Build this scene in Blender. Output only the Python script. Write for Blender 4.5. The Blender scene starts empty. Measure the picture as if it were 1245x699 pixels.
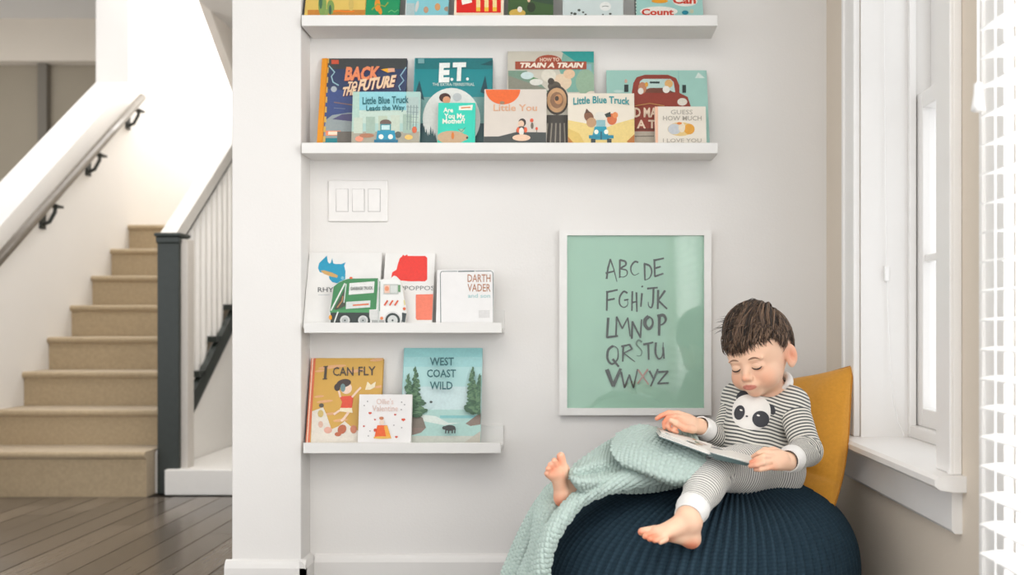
import bpy, math, random
import numpy as np
from mathutils import Vector, Matrix
from mathutils.bvhtree import BVHTree

random.seed(7); np.random.seed(7)
SC = bpy.context.scene
COL = SC.collection
PI = math.pi
F = 1150.0; VX = 688.0; VY = 395.0; EYE = 0.84      # focal length (px), vanishing point, eye height

# ------------------------------------------------------------------ camera, world, lights, exposure
cd = bpy.data.cameras.new('camera'); cam = bpy.data.objects.new('camera', cd); COL.objects.link(cam)
cam.location = (0, 0, EYE); cam.rotation_euler = (PI/2, 0, 0)
cd.sensor_width = 36; cd.lens = F*36/1245
cd.shift_x = (622.5-VX)/1245; cd.shift_y = (VY-349.5)/1245
cd.clip_start = 0.05
cd.dof.use_dof = True; cd.dof.focus_distance = 2.35; cd.dof.aperture_fstop = 2.8
SC.camera = cam
w = bpy.data.worlds.new('world'); SC.world = w; w.use_nodes = True
bg = w.node_tree.nodes['Background']
bg.inputs[0].default_value = (0.95, 0.97, 1.0, 1); bg.inputs[1].default_value = 1.05
SC.view_settings.view_transform = 'Standard'; SC.view_settings.look = 'None'
SC.view_settings.gamma = 1; SC.view_settings.use_curve_mapping = False
SC.view_settings.exposure = 0.62

def area(name, loc, rot, sx, sy, power, color=(1, 1, 1)):
    l = bpy.data.lights.new(name, 'AREA'); l.shape = 'RECTANGLE'; l.size = sx; l.size_y = sy
    l.energy = power; l.color = color
    o = bpy.data.objects.new(name, l); COL.objects.link(o); o.location = loc; o.rotation_euler = rot
    return o
area('stairwell_light', (-2.4, 5.8, 4.3), (0, 0, 0), 1.4, 2.6, 22, (1.0, 0.985, 0.96))
area('landing_window_light', (-2.08, 6.95, 3.65), Vector((-1.0, -0.25, -0.85)).to_track_quat('-Z', 'Y').to_euler(), 1.2, 0.8, 38, (1.0, 0.99, 0.97))
area('beyond_fill', (-4.3, 5.6, 3.12), (0, 0, 0), 0.9, 0.9, 9, (1.0, 0.96, 0.9))  # added fill, brightens the bulkhead and walls past the opening
area('hall_fill', (-1.45, 4.3, 2.55), (0, 0, 0), 0.8, 0.8, 15, (1.0, 0.97, 0.93))  # added fill for rail, balusters, treads and floor, not a known lamp
area('window_light_behind', (0.985, -0.26, 1.31), (0, PI/2, 0), 1.75, 1.05, 50, (0.98, 0.99, 1.0))
area('window_light_near', (0.985, 1.06, 1.31), (0, PI/2, 0), 1.75, 1.0, 22, (0.98, 0.99, 1.0))
area('overhead_fill', (-0.5, 0.2, 2.55), (0, 0, 0), 1.6, 1.6, 20, (1.0, 0.97, 0.93))  # added overhead front fill for the room, no fitting known there

# ------------------------------------------------------------------ materials
def s2l(c):
    return tuple(((v/255)/12.92 if v/255 <= 0.04045 else ((v/255+0.055)/1.055)**2.4) for v in c)
_m = {}
def mat(rgb, rough=0.6, name=None, noise=0.0, nscale=40.0, bump=0.0, bscale=80.0, spec=0.5, metal=0.0, sheen=0.0):
    key = (tuple(rgb), rough, name, noise, nscale, bump, bscale, spec, metal, sheen)
    if key in _m: return _m[key]
    m = bpy.data.materials.new(name or 'paint_%d_%d_%d' % tuple(int(v) for v in rgb)); m.use_nodes = True
    nt = m.node_tree; b = nt.nodes['Principled BSDF']
    lin = s2l(rgb)
    b.inputs['Base Color'].default_value = (*lin, 1); b.inputs['Roughness'].default_value = rough
    b.inputs['Specular IOR Level'].default_value = spec; b.inputs['Metallic'].default_value = metal
    if sheen: b.inputs['Sheen Weight'].default_value = sheen
    tc = nt.nodes.new('ShaderNodeTexCoord')
    n = nt.nodes.new('ShaderNodeTexNoise'); n.inputs['Scale'].default_value = nscale; n.inputs['Detail'].default_value = 4
    nt.links.new(tc.outputs['Object'], n.inputs['Vector'])
    r = nt.nodes.new('ShaderNodeValToRGB')
    k = noise if noise else 0.02
    r.color_ramp.elements[0].position = 0.3; r.color_ramp.elements[1].position = 0.7
    r.color_ramp.elements[0].color = (*[v*(1-k) for v in lin], 1); r.color_ramp.elements[1].color = (*[min(1, v*(1+k)) for v in lin], 1)
    nt.links.new(n.outputs['Fac'], r.inputs[0]); nt.links.new(r.outputs[0], b.inputs['Base Color'])
    if bump:
        n2 = nt.nodes.new('ShaderNodeTexNoise'); n2.inputs['Scale'].default_value = bscale; n2.inputs['Detail'].default_value = 3
        nt.links.new(tc.outputs['Object'], n2.inputs['Vector'])
        bp = nt.nodes.new('ShaderNodeBump'); bp.inputs['Strength'].default_value = bump; bp.inputs['Distance'].default_value = 0.004
        nt.links.new(n2.outputs['Fac'], bp.inputs['Height']); nt.links.new(bp.outputs[0], b.inputs['Normal'])
    _m[key] = m
    return m

def glass_mat(name, ior=1.45, tint=(1, 1, 1)):
    m = bpy.data.materials.new(name); m.use_nodes = True; nt = m.node_tree
    for n in list(nt.nodes):
        if n.type != 'OUTPUT_MATERIAL': nt.nodes.remove(n)
    out = [n for n in nt.nodes if n.type == 'OUTPUT_MATERIAL'][0]
    t = nt.nodes.new('ShaderNodeBsdfTransparent'); t.inputs[0].default_value = (*tint, 1)
    g = nt.nodes.new('ShaderNodeBsdfGlossy'); g.inputs['Roughness'].default_value = 0.03
    f = nt.nodes.new('ShaderNodeFresnel'); f.inputs[0].default_value = ior
    x = nt.nodes.new('ShaderNodeMixShader')
    ge = nt.nodes.new('ShaderNodeNewGeometry'); inv = nt.nodes.new('ShaderNodeMath'); inv.operation = 'SUBTRACT'; inv.inputs[0].default_value = 1
    mu = nt.nodes.new('ShaderNodeMath'); mu.operation = 'MULTIPLY'
    nt.links.new(ge.outputs['Backfacing'], inv.inputs[1]); nt.links.new(inv.outputs[0], mu.inputs[0]); nt.links.new(f.outputs[0], mu.inputs[1])
    nt.links.new(mu.outputs[0], x.inputs[0]); nt.links.new(t.outputs[0], x.inputs[1]); nt.links.new(g.outputs[0], x.inputs[2])
    nt.links.new(x.outputs[0], out.inputs[0])
    return m

WALL = mat((227, 224, 220), 0.75, 'wall_paint', 0.012, 3, 0.08, 160)
WALLR = mat((219, 207, 191), 0.75, 'wall_paint_shaded', 0.012, 3, 0.08, 160)  # warm shade of the window wall put into its paint colour
TRIM = mat((238, 236, 233), 0.4, 'trim_paint', 0.01, 6)
SHELFM = mat((224, 222, 218), 0.45, 'shelf_foil', 0.01, 6)
PAGES = mat((232, 228, 218), 0.8, 'paper_edges', 0.05, 300)
GLASS = glass_mat('window_glass')
PGLASS = glass_mat('picture_glass', 1.62)

# ------------------------------------------------------------------ mesh helpers
def off(p):
    v = Vector((0, 0, 0))
    while p is not None:
        v += p.location; p = p.parent
    return v
def obj(name, V, Fc, m, parent=None, smooth=False, mi=None, kind=None, label=None):
    me = bpy.data.meshes.new(name)
    o0 = off(parent)
    V = np.asarray(V, dtype=float).reshape(-1, 3) - np.array(o0)
    me.from_pydata([tuple(v) for v in V], [], [tuple(int(i) for i in f) for f in Fc])
    for x in (m if isinstance(m, (list, tuple)) else [m]): me.materials.append(x)
    if mi is not None: me.polygons.foreach_set('material_index', list(mi))
    if smooth: me.polygons.foreach_set('use_smooth', [True]*len(me.polygons))
    me.update()
    o = bpy.data.objects.new(name, me); COL.objects.link(o)
    if parent: o.parent = parent
    if kind: o['kind'] = kind
    if label: o['label'] = label
    return o
def thing(name, label, cat, loc, group=None):
    o = bpy.data.objects.new(name, None); o.empty_display_size = 0.05; COL.objects.link(o)
    o.location = loc; o['label'] = label; o['category'] = cat
    if group: o['group'] = group
    return o
def tag(o, label, cat, group=None):
    o['label'] = label; o['category'] = cat
    if group: o['group'] = group
    return o
def recentre(o):
    """put a top-level mesh's origin at the middle of its base"""
    co = np.array([v.co for v in o.data.vertices]); c = np.array([(co[:, 0].min()+co[:, 0].max())/2, (co[:, 1].min()+co[:, 1].max())/2, co[:, 2].min()])
    o.data.transform(Matrix.Translation(-Vector(c))); o.location = Vector(c)
    return o

class MB:
    """collects boxes, prisms and tubes into one mesh"""
    def __init__(s): s.V = []; s.F = []
    def raw(s, V, Fc):
        b = len(s.V); s.V += [tuple(v) for v in V]; s.F += [tuple(b+i for i in f) for f in Fc]; return s
    def box(s, x0, x1, y0, y1, z0, z1, bev=0.0, M=None):
        if bev <= 0:
            V = [(x, y, z) for x in (x0, x1) for y in (y0, y1) for z in (z0, z1)]
            Fc = [(0, 1, 3, 2), (4, 6, 7, 5), (0, 4, 5, 1), (2, 3, 7, 6), (0, 2, 6, 4), (1, 5, 7, 3)]
        else:
            import bmesh
            bm = bmesh.new(); bmesh.ops.create_cube(bm, size=1)
            for v in bm.verts: v.co = Vector(((x0+x1)/2+v.co.x*(x1-x0), (y0+y1)/2+v.co.y*(y1-y0), (z0+z1)/2+v.co.z*(z1-z0)))
            bmesh.ops.bevel(bm, geom=bm.edges[:], offset=bev, segments=2, affect='EDGES', profile=0.5)
            bm.verts.index_update(); V = [tuple(v.co) for v in bm.verts]; Fc = [[v.index for v in f.verts] for f in bm.faces]; bm.free()
        if M is not None: V = [tuple(M @ Vector(v)) for v in V]
        return s.raw(V, Fc)
    def prism(s, pts, axis, a0, a1):
        """polygon pts (2-D) extruded along axis ('x': pts=(y,z); 'y': pts=(x,z); 'z': pts=(x,y))"""
        def mk(p, a):
            return {'x': (a, p[0], p[1]), 'y': (p[0], a, p[1]), 'z': (p[0], p[1], a)}[axis]
        n = len(pts); V = [mk(p, a0) for p in pts]+[mk(p, a1) for p in pts]
        Fc = [tuple(range(n-1, -1, -1)), tuple(range(n, 2*n))]+[(i, (i+1) % n, n+(i+1) % n, n+i) for i in range(n)]
        return s.raw(V, Fc)
    def tube(s, pts, r, n=8, cap=True):
        pts = [Vector(p) for p in pts]; m = len(pts); rr = r if isinstance(r, (list, tuple)) else [r]*m
        V = []; Fc = []; up = None
        for i, p in enumerate(pts):
            d = (pts[min(i+1, m-1)]-pts[max(i-1, 0)]).normalized()
            if up is None: up = Vector((0, 0, 1)) if abs(d.z) < 0.9 else Vector((1, 0, 0))
            a = d.cross(up).normalized(); b = a.cross(d).normalized(); up = b
            for k in range(n):
                t = 2*PI*k/n; V.append(p+(a*math.cos(t)+b*math.sin(t))*rr[i])
        for i in range(m-1):
            for k in range(n):
                Fc.append((i*n+k, i*n+(k+1) % n, (i+1)*n+(k+1) % n, (i+1)*n+k))
        if cap: Fc += [tuple(range(n-1, -1, -1)), tuple(range((m-1)*n, m*n))]
        return s.raw(V, Fc)
    def lathe(s, prof, c, n=20):
        V = [(c[0]+r*math.cos(2*PI*k/n), c[1]+r*math.sin(2*PI*k/n), c[2]+z) for r, z in prof for k in range(n)]
        Fc = [(i*n+k, i*n+(k+1) % n, (i+1)*n+(k+1) % n, (i+1)*n+k) for i in range(len(prof)-1) for k in range(n)]
        Fc += [tuple(range(n-1, -1, -1)), tuple(range((len(prof)-1)*n, len(prof)*n))]
        return s.raw(V, Fc)
    def build(s, name, m, parent=None, **k): return obj(name, s.V, s.F, m, parent, **k)
def struct(o): o['kind'] = 'structure'; return o
def P(px, py, Z): return Vector(((px-VX)*Z/F, Z, EYE-(py-VY)*Z/F))

# ------------------------------------------------------------------ room shell
ZB = 2.73; ZF = 2.637; XR = 0.7525
XPL = (282-VX)*ZF/F; XPR = (366-VX)*ZF/F
struct(MB().box(XPR, XR+0.15, ZB, ZB+0.12, 0, 2.6).build('wall_back', WALL))
struct(MB().box(XPL, XPR, ZF, ZB+0.12, 0, 2.6, 0.003).build('wall_side', WALL))
struct(MB().box(-3.4, XR+0.2, -1.6, 4.9, 2.6, 2.7).box(-1.99, -0.8, 4.9, 7.74, 2.6, 2.7).build('ceiling', WALL))
# window openings on the right wall: (y0, y1, z0, z1)
WIN = [(1.88, 2.417, 0.53, 2.2), (0.55, 1.585, 0.24, 2.2), (-0.80, 0.28, 0.42, 2.2)]
wr = MB(); T = 0.20
ys = [2.73]
segs = [(2.417, ZB), (1.585, 1.88), (0.28, 0.55), (-1.6, -0.80)]
for a, b in segs: wr.box(XR, XR+T, a, b, 0, 2.6)
for a, b, c, d in WIN: wr.box(XR, XR+T, a, b, 0, c); wr.box(XR, XR+T, a, b, d, 2.6)
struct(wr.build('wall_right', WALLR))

def base_profile(t, h): return [(0, 0), (t, 0), (t, h-0.022), (t*0.75, h-0.012), (t*0.45, h-0.004), (0, h)]
BH = 0.187
bb = MB(); bb.prism([(ZB-a, b) for a, b in base_profile(0.016, BH-0.006)], 'x', XPR+0.016, XR)
bb.prism([(XPR+a, b) for a, b in base_profile(0.016, BH-0.003)], 'y', ZF-0.016, ZB)
BASEM = mat((224, 221, 217), 0.45, 'baseboard_paint', 0.01, 6)
struct(bb.build('baseboard_back', BASEM))
bb = MB(); bb.prism([(ZF-a, b) for a, b in base_profile(0.016, BH)], 'x', XPL-0.016, XPR+0.016)
bb.prism([(XPL-a, b) for a, b in base_profile(0.016, BH)], 'y', ZF-0.0, ZB+0.12)
struct(bb.build('baseboard_side', BASEM))
bb = MB(); bb.prism([(XR-a, b) for a, b in base_profile(0.016, BH)], 'y', -1.6, ZB-0.016)
struct(bb.build('baseboard_right', BASEM))

# floor: slab and real planks
def wood_mat(name, c):
    m = mat(c, 0.22, name, 0.0)
    nt = m.node_tree; b = nt.nodes['Principled BSDF']
    tc = nt.nodes.new('ShaderNodeTexCoord'); mp = nt.nodes.new('ShaderNodeMapping'); mp.inputs['Scale'].default_value = (40, 2.2, 10)
    n = nt.nodes.new('ShaderNodeTexNoise'); n.inputs['Scale'].default_value = 3; n.inputs['Detail'].default_value = 8
    r = nt.nodes.new('ShaderNodeValToRGB'); l = s2l(c)
    r.color_ramp.elements[0].color = (*[v*0.65 for v in l], 1); r.color_ramp.elements[1].color = (*[v*1.4 for v in l], 1)
    nt.links.new(tc.outputs['Object'], mp.inputs[0]); nt.links.new(mp.outputs[0], n.inputs[0]); nt.links.new(n.outputs['Fac'], r.inputs[0])
    nt.links.new(r.outputs[0], b.inputs['Base Color'])
    return m
WOODS = [wood_mat('dark_oak', (102, 92, 81)), wood_mat('dark_oak_b', (93, 84, 74)), wood_mat('dark_oak_c', (111, 100, 88))]
floor = struct(MB().box(-4.6, XR+0.15, -1.6, 9.0, -0.10, -0.008).build('floor', mat((62, 54, 46), 0.6, 'floor_gap')))
x = -3.12
rnd = random.Random(3)
while x < XR:
    y = -0.2-rnd.random()*0.9
    y = max(y, 0.3) if x < -2.0 else y
    x1 = min(x+0.118, XR)
    while y < 4.62:
        y1 = min(y+rnd.uniform(0.9, 1.7), 4.62)
        if y1-y > 0.05:
            dz = rnd.uniform(-0.0006, 0.0006)
            MB().prism([(x+0.0012, y+0.0012), (x1-0.0012, y+0.0012), (x1-0.0012, y1-0.0012), (x+0.0012, y1-0.0012)], 'z', -0.008, dz).build('plank', WOODS[rnd.randrange(3)], floor)
        y = y1
    x += 0.12

# ------------------------------------------------------------------ windows
def window(n, y0, y1, z0, z1, sash_x, detail):
    W = struct(bpy.data.objects.new('window_%d' % n, None)); COL.objects.link(W); W.location = (XR, (y0+y1)/2, z0)
    cw = 0.085; ct = 0.018
    st = z0+0.025
    c = MB()
    c.box(XR-ct, XR, y1, y1+cw, st, z1+cw, 0.003); c.box(XR-ct, XR, y0-cw, y0, st, z1+cw, 0.003)
    c.box(XR-ct, XR, y0, y1, z1, z1+cw, 0.003)
    c.box(XR-ct-0.006, XR-ct+0.002, y0-cw, y0-cw+0.014, st, z1+cw, 0.002); c.box(XR-ct-0.006, XR-ct+0.002, y1+cw-0.014, y1+cw, st, z1+cw, 0.002)
    c.build('casing', TRIM, W)
    # stool with a rounded nose, apron
    MB().prism([(XR+T, st), (XR-0.052, st), (XR-0.060, st-0.006), (XR-0.060, st-0.018), (XR-0.050, st-0.026), (XR-0.022, st-0.030), (XR, st-0.030), (XR+T, st-0.030)], 'y', y0-(0 if False else 0), y1).build('sill', TRIM, W)
    h = MB()
    for a, b in ((y0-cw-0.02, y0), (y1, y1+cw+0.02)):
        h.prism([(XR, st), (XR-0.052, st), (XR-0.060, st-0.006), (XR-0.060, st-0.018), (XR-0.050, st-0.026), (XR-0.022, st-0.030), (XR, st-0.030)], 'y', a, b)
    h.build('sill_horn', TRIM, W)
    MB().prism([(XR, st-0.03), (XR-0.020, st-0.03), (XR-0.020, st-0.105), (XR-0.014, st-0.112), (XR, st-0.112)], 'y', y0-cw, y1+cw).build('apron', TRIM, W)
    j = MB(); j.box(XR, XR+T, y1-0.006, y1-0.0005, st, z1, 0); j.box(XR, XR+T, y0+0.0005, y0+0.006, st, z1, 0); j.box(XR, XR+T, y0, y1, z1-0.006, z1, 0)
    j.box(sash_x-0.022, sash_x-0.004, y1-0.02, y1-0.006, st, z1, 0.002); j.box(sash_x-0.022, sash_x-0.004, y0+0.006, y0+0.02, st, z1, 0.002)
    j.build('jamb', TRIM, W)
    zm = 1.425 if n == 1 else (st+z1)/2
    def sash(xa, za, zb, rows, cols):
        s = MB(); fr = 0.042; ya, yb = y0+0.007, y1-0.007; th = 0.034
        s.box(xa, xa+th, ya, ya+fr, za, zb, 0.003); s.box(xa, xa+th, yb-fr, yb, za, zb, 0.003)
        s.box(xa, xa+th, ya+fr, yb-fr, za, za+fr*1.1, 0.003); s.box(xa, xa+th, ya+fr, yb-fr, zb-fr, zb, 0.003)
        so = s.build('sash', TRIM, W)
        zi0, zi1, yi0, yi1 = za+fr*1.1, zb-fr, ya+fr, yb-fr
        g = 0.018; pw = (yi1-yi0-g*(cols-1))/cols; ph = (zi1-zi0-g*(rows-1))/rows
        for k in range(1, cols):
            yy = yi0+k*pw+(k-1)*g; MB().box(xa+0.006, xa+th-0.006, yy, yy+g, zi0, zi1, 0.003).build('muntin', TRIM, so)
        for k in range(1, rows):
            zz = zi0+k*ph+(k-1)*g; MB().box(xa+0.0065, xa+th-0.0065, yi0, yi1, zz, zz+g, 0.003).build('muntin', TRIM, so)
        for a in range(cols):
            for b in range(rows):
                yy = yi0+a*(pw+g); zz = zi0+b*(ph+g)
                MB().box(xa+th/2-0.0015, xa+th/2+0.0015, yy, yy+pw, zz, zz+ph).build('pane', GLASS, so)
    sash(sash_x, st+0.03, zm, 2, 2)
    sash(sash_x+0.036, zm-0.042, z1-0.006, 2, 2)
    s = MB().box(sash_x-0.02, XR+T, y0, y1, st, st+0.03, 0.003); s.build('window_stop', TRIM, W)
    return W
window(1, *WIN[0], XR+0.140, True)
window(2, *WIN[1], XR+0.140, False)
window(3, *WIN[2], XR+0.140, False)

SLAT = mat((246, 245, 243), 0.35, 'white_blind_slat', 0.01)
b_ = SLAT.node_tree.nodes['Principled BSDF']
def blind(y0, y1, zt, zb, label):
    B = thing('venetian_blind', label, 'blind', (0.70, (y0+y1)/2, zb), 'white venetian blinds')
    pitch = 0.0475; z = 0.84+0.0095
    while z < zt-0.03: z += pitch
    zs = []
    while z > zb: zs.append(z); z -= pitch
    n = 6; V = []; Fc = []
    me0 = None
    for k, zz in enumerate(zs):
        if me0 is None:
            s = MB()
            pts = []
            for i in range(n+1):
                u = i/n-0.5; pts.append((u*0.05, 0.0028*(1-4*u*u)+u*0.05*math.tan(math.radians(4))))
            pts += [(p[0], p[1]-0.0028) for p in reversed(pts)]
            s.prism(pts, 'y', (y0-y1)/2, (y1-y0)/2)
            me0 = s.build('slat', SLAT, None); me0.parent = B; me0.location = (0, 0, zz-zb)
        else:
            c = me0.copy(); COL.objects.link(c); c.parent = B; c.location = (0, 0, zz-zb)
    MB().box(0.672, 0.728, y0, y1, zt-0.02, zt+0.04, 0.003).build('headrail', SLAT, B)
    MB().box(0.676, 0.724, y0, y1, zb-0.02, zb-0.006, 0.003).build('bottom_rail', SLAT, B)
    for yy in (y1-0.06, y0+0.06):
        s = MB()
        for xx in (0.674, 0.726): s.tube([(xx, yy, zb-0.01), (xx, yy, zt)], 0.0013, 6)
        s.build('ladder_cord', SLAT, B)
    return B
B2 = blind(0.53, 1.545, 2.22, 0.28, 'white venetian blind with open slats nearest the camera, cut by the right frame edge')
pc = MB().tube([(0.663, 1.522, 2.2), (0.663, 1.522, 1.222)], 0.0014, 6).build('pull_cord', SLAT, B2)
MB().lathe([(0.003, 0.045), (0.006, 0.043), (0.0065, 0.03), (0.009, 0.012), (0.011, 0.0), (0.006, -0.002)], (0.663, 1.522, 1.185), 14).build('tassel', SLAT, pc, smooth=True)
blind(-0.85, 0.33, 2.22, 0.40, 'white venetian blind on the window behind the viewer, seen only mirrored in the picture glass')
# thin cord with its weight hanging in the first window, resting on the sill
ct = thing('blind_cord', 'thin white cord with small plastic weight hanging in the far window recess', 'cord', P(1098, 531, 2.39))
MB().tube([P(1074, -330, 2.405), P(1075.5, 60, 2.405), P(1076.5, 200, 2.405), P(1078, 322, 2.405)], 0.0011, 6).build('cord_upper', SLAT, ct)
MB().tube([P(1078.5, 340, 2.405), P(1080.5, 400, 2.405), P(1083, 450, 2.40), P(1087, 490, 2.40), P(1092, 514, 2.39), P(1099, 529, 2.38)], 0.0013, 6).build('cord_tail', SLAT, ct)
a = P(1078, 333, 2.405); MB().box(a.x-0.006, a.x+0.006, a.y-0.004, a.y+0.004, a.z-0.019, a.z+0.019, 0.002).build('weight', SLAT, ct)

# ------------------------------------------------------------------ stair hall
XL = -2.93; XN = -2.03
NZ = [0.222, 0.404, 0.588, 0.772, 0.957, 1.144, 1.331, 1.512]        # nosing heights
Z1 = 4.60; D = 0.246
CARP = mat((180, 161, 132), 0.95, 'stair_carpet', 0.07, 60, 0.5, 260, 0.1, 0, 0.3)
stair = thing('staircase', 'beige carpeted staircase with dark newel post and white balusters beyond the wall end', 'staircase', (-2.5, 4.6, 0))
for i, z in enumerate(NZ):
    y = Z1+i*D; zb = NZ[i-1] if i else 0.0
    yb = y+D+0.03 if i < 7 else y+1.3
    r = 0.017; pts = [(y+0.022, zb-0.002), (y+0.022, z-2*r-0.004)]
    for k in range(7):
        a = -PI/2-PI*k/6; pts.append((y+r+r*math.cos(a), z-r+r*math.sin(a)))
    pts += [(yb, z), (yb, zb-0.002)]
    MB().prism(pts, 'x', XL, XN-0.02).build('step', CARP, stair, smooth=False)
WHT = mat((240, 237, 232), 0.5, 'stair_white', 0.01)
DK = mat((46, 52, 48), 0.35, 'dark_stained_wood', 0.1, 30)
RAILM = mat((168, 163, 156), 0.35, 'grey_handrail_wood', 0.1, 30)
# left wall with its raking opening
def zl(y): return 1.376+(y-4.93)*0.773
wl = MB()
wl.prism([(3.2, 0), (8.4, 0), (8.4, 5.2), (6.34, 5.2), (6.34, zl(6.34)), (3.2, zl(3.2))], 'x', XL-0.22, XL)
struct(wl.build('wall_left', WALL))
struct(MB().box(XL-2.6, -0.8, 7.75, 7.9, 0, 5.2).build('wall_far', mat((240, 238, 235), 0.75, 'wall_paint_hall', 0.01, 3)))
struct(MB().box(-2.40, -0.9, 7.2, 7.74, 1.5, 2.24, 0.004).build('wall_landing', WALL))
# the room beyond the opening
GRE = mat((160, 150, 133), 0.8, 'greige_wall', 0.02, 3)
struct(MB().box(-6.2, XL-0.23, 7.4, 7.55, 0, 3.4).build('wall_beyond', GRE))
struct(MB().box(-6.2, XL-0.23, 7.28, 7.4, 2.872, 3.4).build('trim_1', mat((222, 212, 198), 0.8, 'bulkhead_paint', 0.02, 3)))
struct(MB().box(-6.2, XL-0.23, 3.6, 7.5, 3.20, 3.3).build('ceiling_beyond', WALL))
struct(MB().box(-6.3, -6.2, 3.6, 7.5, 0, 3.4).build('wall_outer', GRE))
struct(MB().box(P(42, 0, 7.3).x, P(53, 0, 7.3).x, 7.34, 7.4, 0, 2.872).build('trim_2', mat((120, 114, 104), 0.7, 'dark_corner_strip', 0.02)))  # dark upright strip at the corner of the wall beyond
struct(MB().box(-0.93, -0.8, ZB+0.13, 7.74, 0, 2.6).build('wall_hall', WALL))
# soffit of the upper flight and the right side of the stair
s = MB(); s.prism([(5.15, 2.64+0.063), (6.05, 2.64-0.567), (6.9, 2.64-1.16), (6.9, 4.4), (5.15, 4.4)], 'x', -2.04, -1.99)
struct(s.build('wall_soffit', mat((232, 225, 216), 0.8, 'soffit_paint', 0.01, 3)))
sp = MB()
pts = [(4.66, 0)]+[(4.66, 0.235)]+[(Z1+8*D, NZ[7]-0.04+0.0), (Z1+8*D, 0)]
sp.prism([(4.72, 0), (4.72, 0.20), (Z1+8*D, 1.50), (Z1+8*D, 0)], 'x', XN-0.02, XN+0.045)
sp.build('side_panel', WHT, stair)
struct(MB().box(XN+0.05, -0.6, 4.665, 5.9, 0, 0.125, 0.004).build('trim_3', WHT))
# saw-tooth dark stringer cap
sc = MB()
for i in range(0, 7):
    y = Z1+i*D
    if i > 0: sc.prism([(y-0.012, NZ[i]-0.03), (y-0.012, NZ[i]+0.004), (y+0.07, NZ[i]+0.004), (y+0.07, NZ[i]-0.02)], 'x', XN+0.0, XN+0.062)
sc.prism([(4.83, 0.247), (4.83, 0.357), (6.5, 1.56), (6.5, 1.46)], 'x', XN+0.03, XN+0.062)
sc.build('stringer', DK, stair)
# newel
xn0 = (191-VX)*4.70/F; xn1 = (217.5-VX)*4.70/F; nw = MB()
zt = P(0, 283, 4.70).z
nw.box(xn0, xn1, 4.70, 4.81, 0, zt-0.05, 0.004)
npost = nw.build('newel_post', DK, stair)
c = MB(); c.box(xn0-0.012, xn1+0.012, 4.688, 4.822, zt-0.018, zt, 0.005); c.box(xn0-0.006, xn1+0.006, 4.694, 4.816, zt-0.052, zt-0.018, 0.006)
c.build('newel_cap', DK, npost)
MB().box(xn1, xn1+0.036, 4.72, 4.80, 0, zt-0.03, 0.003).build('newel_sheen', mat((206, 200, 192), 0.5, 'sheen_grey', 0.02), stair, label='pale grey sheen on the side of the dark newel, added as a strip')  # window sheen on the newel's side face, built as a pale added strip
# rail
def rail_z(y): return zt-0.115+(y-4.78)*0.748
rl = MB(); rl.prism([(4.79, rail_z(4.79)+0.014), (6.35, rail_z(6.35)+0.014), (6.35, rail_z(6.35)+0.10), (4.79, rail_z(4.79)+0.10)], 'x', XN-0.035, XN+0.048)
rl.build('handrail', mat((205, 201, 195), 0.4, 'pale_grey_rail', 0.03), stair)
rl = MB(); rl.prism([(4.79, rail_z(4.79)-0.004), (6.35, rail_z(6.35)-0.004), (6.35, rail_z(6.35)+0.013), (4.79, rail_z(4.79)+0.013)], 'x', XN-0.025, XN+0.046)
rl.build('rail_fillet', DK, stair, label='dark strip under the pale handrail')
for i in range(18):
    y = 4.86+i*0.082
    k = int((y-Z1)/D); z0 = NZ[min(k, 7)]+0.0
    MB().box(XN-0.012, XN+0.020, y, y+0.032, z0, rail_z(y)+0.02, 0.002).build('baluster', WHT, stair)
# wall rail with brackets
wrl = thing('wall_handrail', 'slim grey wooden handrail on black brackets fixed to the stair wall', 'handrail', (XL+0.07, 4.9, 1.0))
def hr(px, py, x=XL+0.075):
    Z = x*F/(px-VX); return P(px, py, Z)
a = hr(-30, 348); b = hr(173, 118)
MB().tube([a+(b-a)*t for t in (0, .25, .5, .75, 1)], 0.026, 12).build('rail', mat((112, 104, 94), 0.35, 'grey_brown_rail', 0.1, 30), wrl, smooth=True)
for px, py in ((57, 268), (112, 205), (160, 150)):
    c = hr(px, py-8, XL+0.03); t = MB()
    t.box(XL, XL+0.012, c.y-0.028, c.y+0.028, c.z-0.085, c.z+0.02, 0.003)
    t.tube([Vector((XL+0.008, c.y, c.z-0.06)), Vector((XL+0.045, c.y, c.z-0.045)), Vector((XL+0.072, c.y+0.005, c.z+0.01)), Vector((XL+0.075, c.y+0.01, c.z+0.055))], 0.011, 8)
    t.box(XL+0.05, XL+0.10, c.y-0.02, c.y+0.05, c.z+0.035, c.z+0.05, 0.003)
    t.build('bracket', mat((45, 48, 44), 0.5, 'black_iron'), wrl)
# ------------------------------------------------------------------ flat print on a surface, drawn as thin geometry
class Plane:
    def __init__(s, O, U, V):
        s.O = Vector(O); s.U = Vector(U).normalized(); s.V = Vector(V).normalized(); s.N = s.U.cross(s.V).normalized()
        if s.N.y > 0: s.N = -s.N
    def hit(s, px, py):
        d = Vector(((px-VX)/F, 1.0, -(py-VY)/F)); o = Vector((0, 0, EYE))
        t = (s.O-o).dot(s.N)/d.dot(s.N); q = o+d*t-s.O
        return (q.dot(s.U), q.dot(s.V))
    def at(s, u, v, n=0.0): return s.O+s.U*u+s.V*v+s.N*n

_tc = {}
def text_shape(txt, bold=0.0):
    k = (txt, bold)
    if k in _tc: return _tc[k]
    c = bpy.data.curves.new('t', 'FONT'); c.body = txt; c.resolution_u = 2; c.offset = bold; c.size = 1
    o = bpy.data.objects.new('t', c); COL.objects.link(o)
    me = bpy.data.meshes.new_from_object(o)
    V = [(v.co.x, v.co.y) for v in me.vertices]; Fc = [tuple(p.vertices) for p in me.polygons]
    bpy.data.objects.remove(o); bpy.data.curves.remove(c); bpy.data.meshes.remove(me)
    _tc[k] = (V, Fc); return _tc[k]

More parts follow.
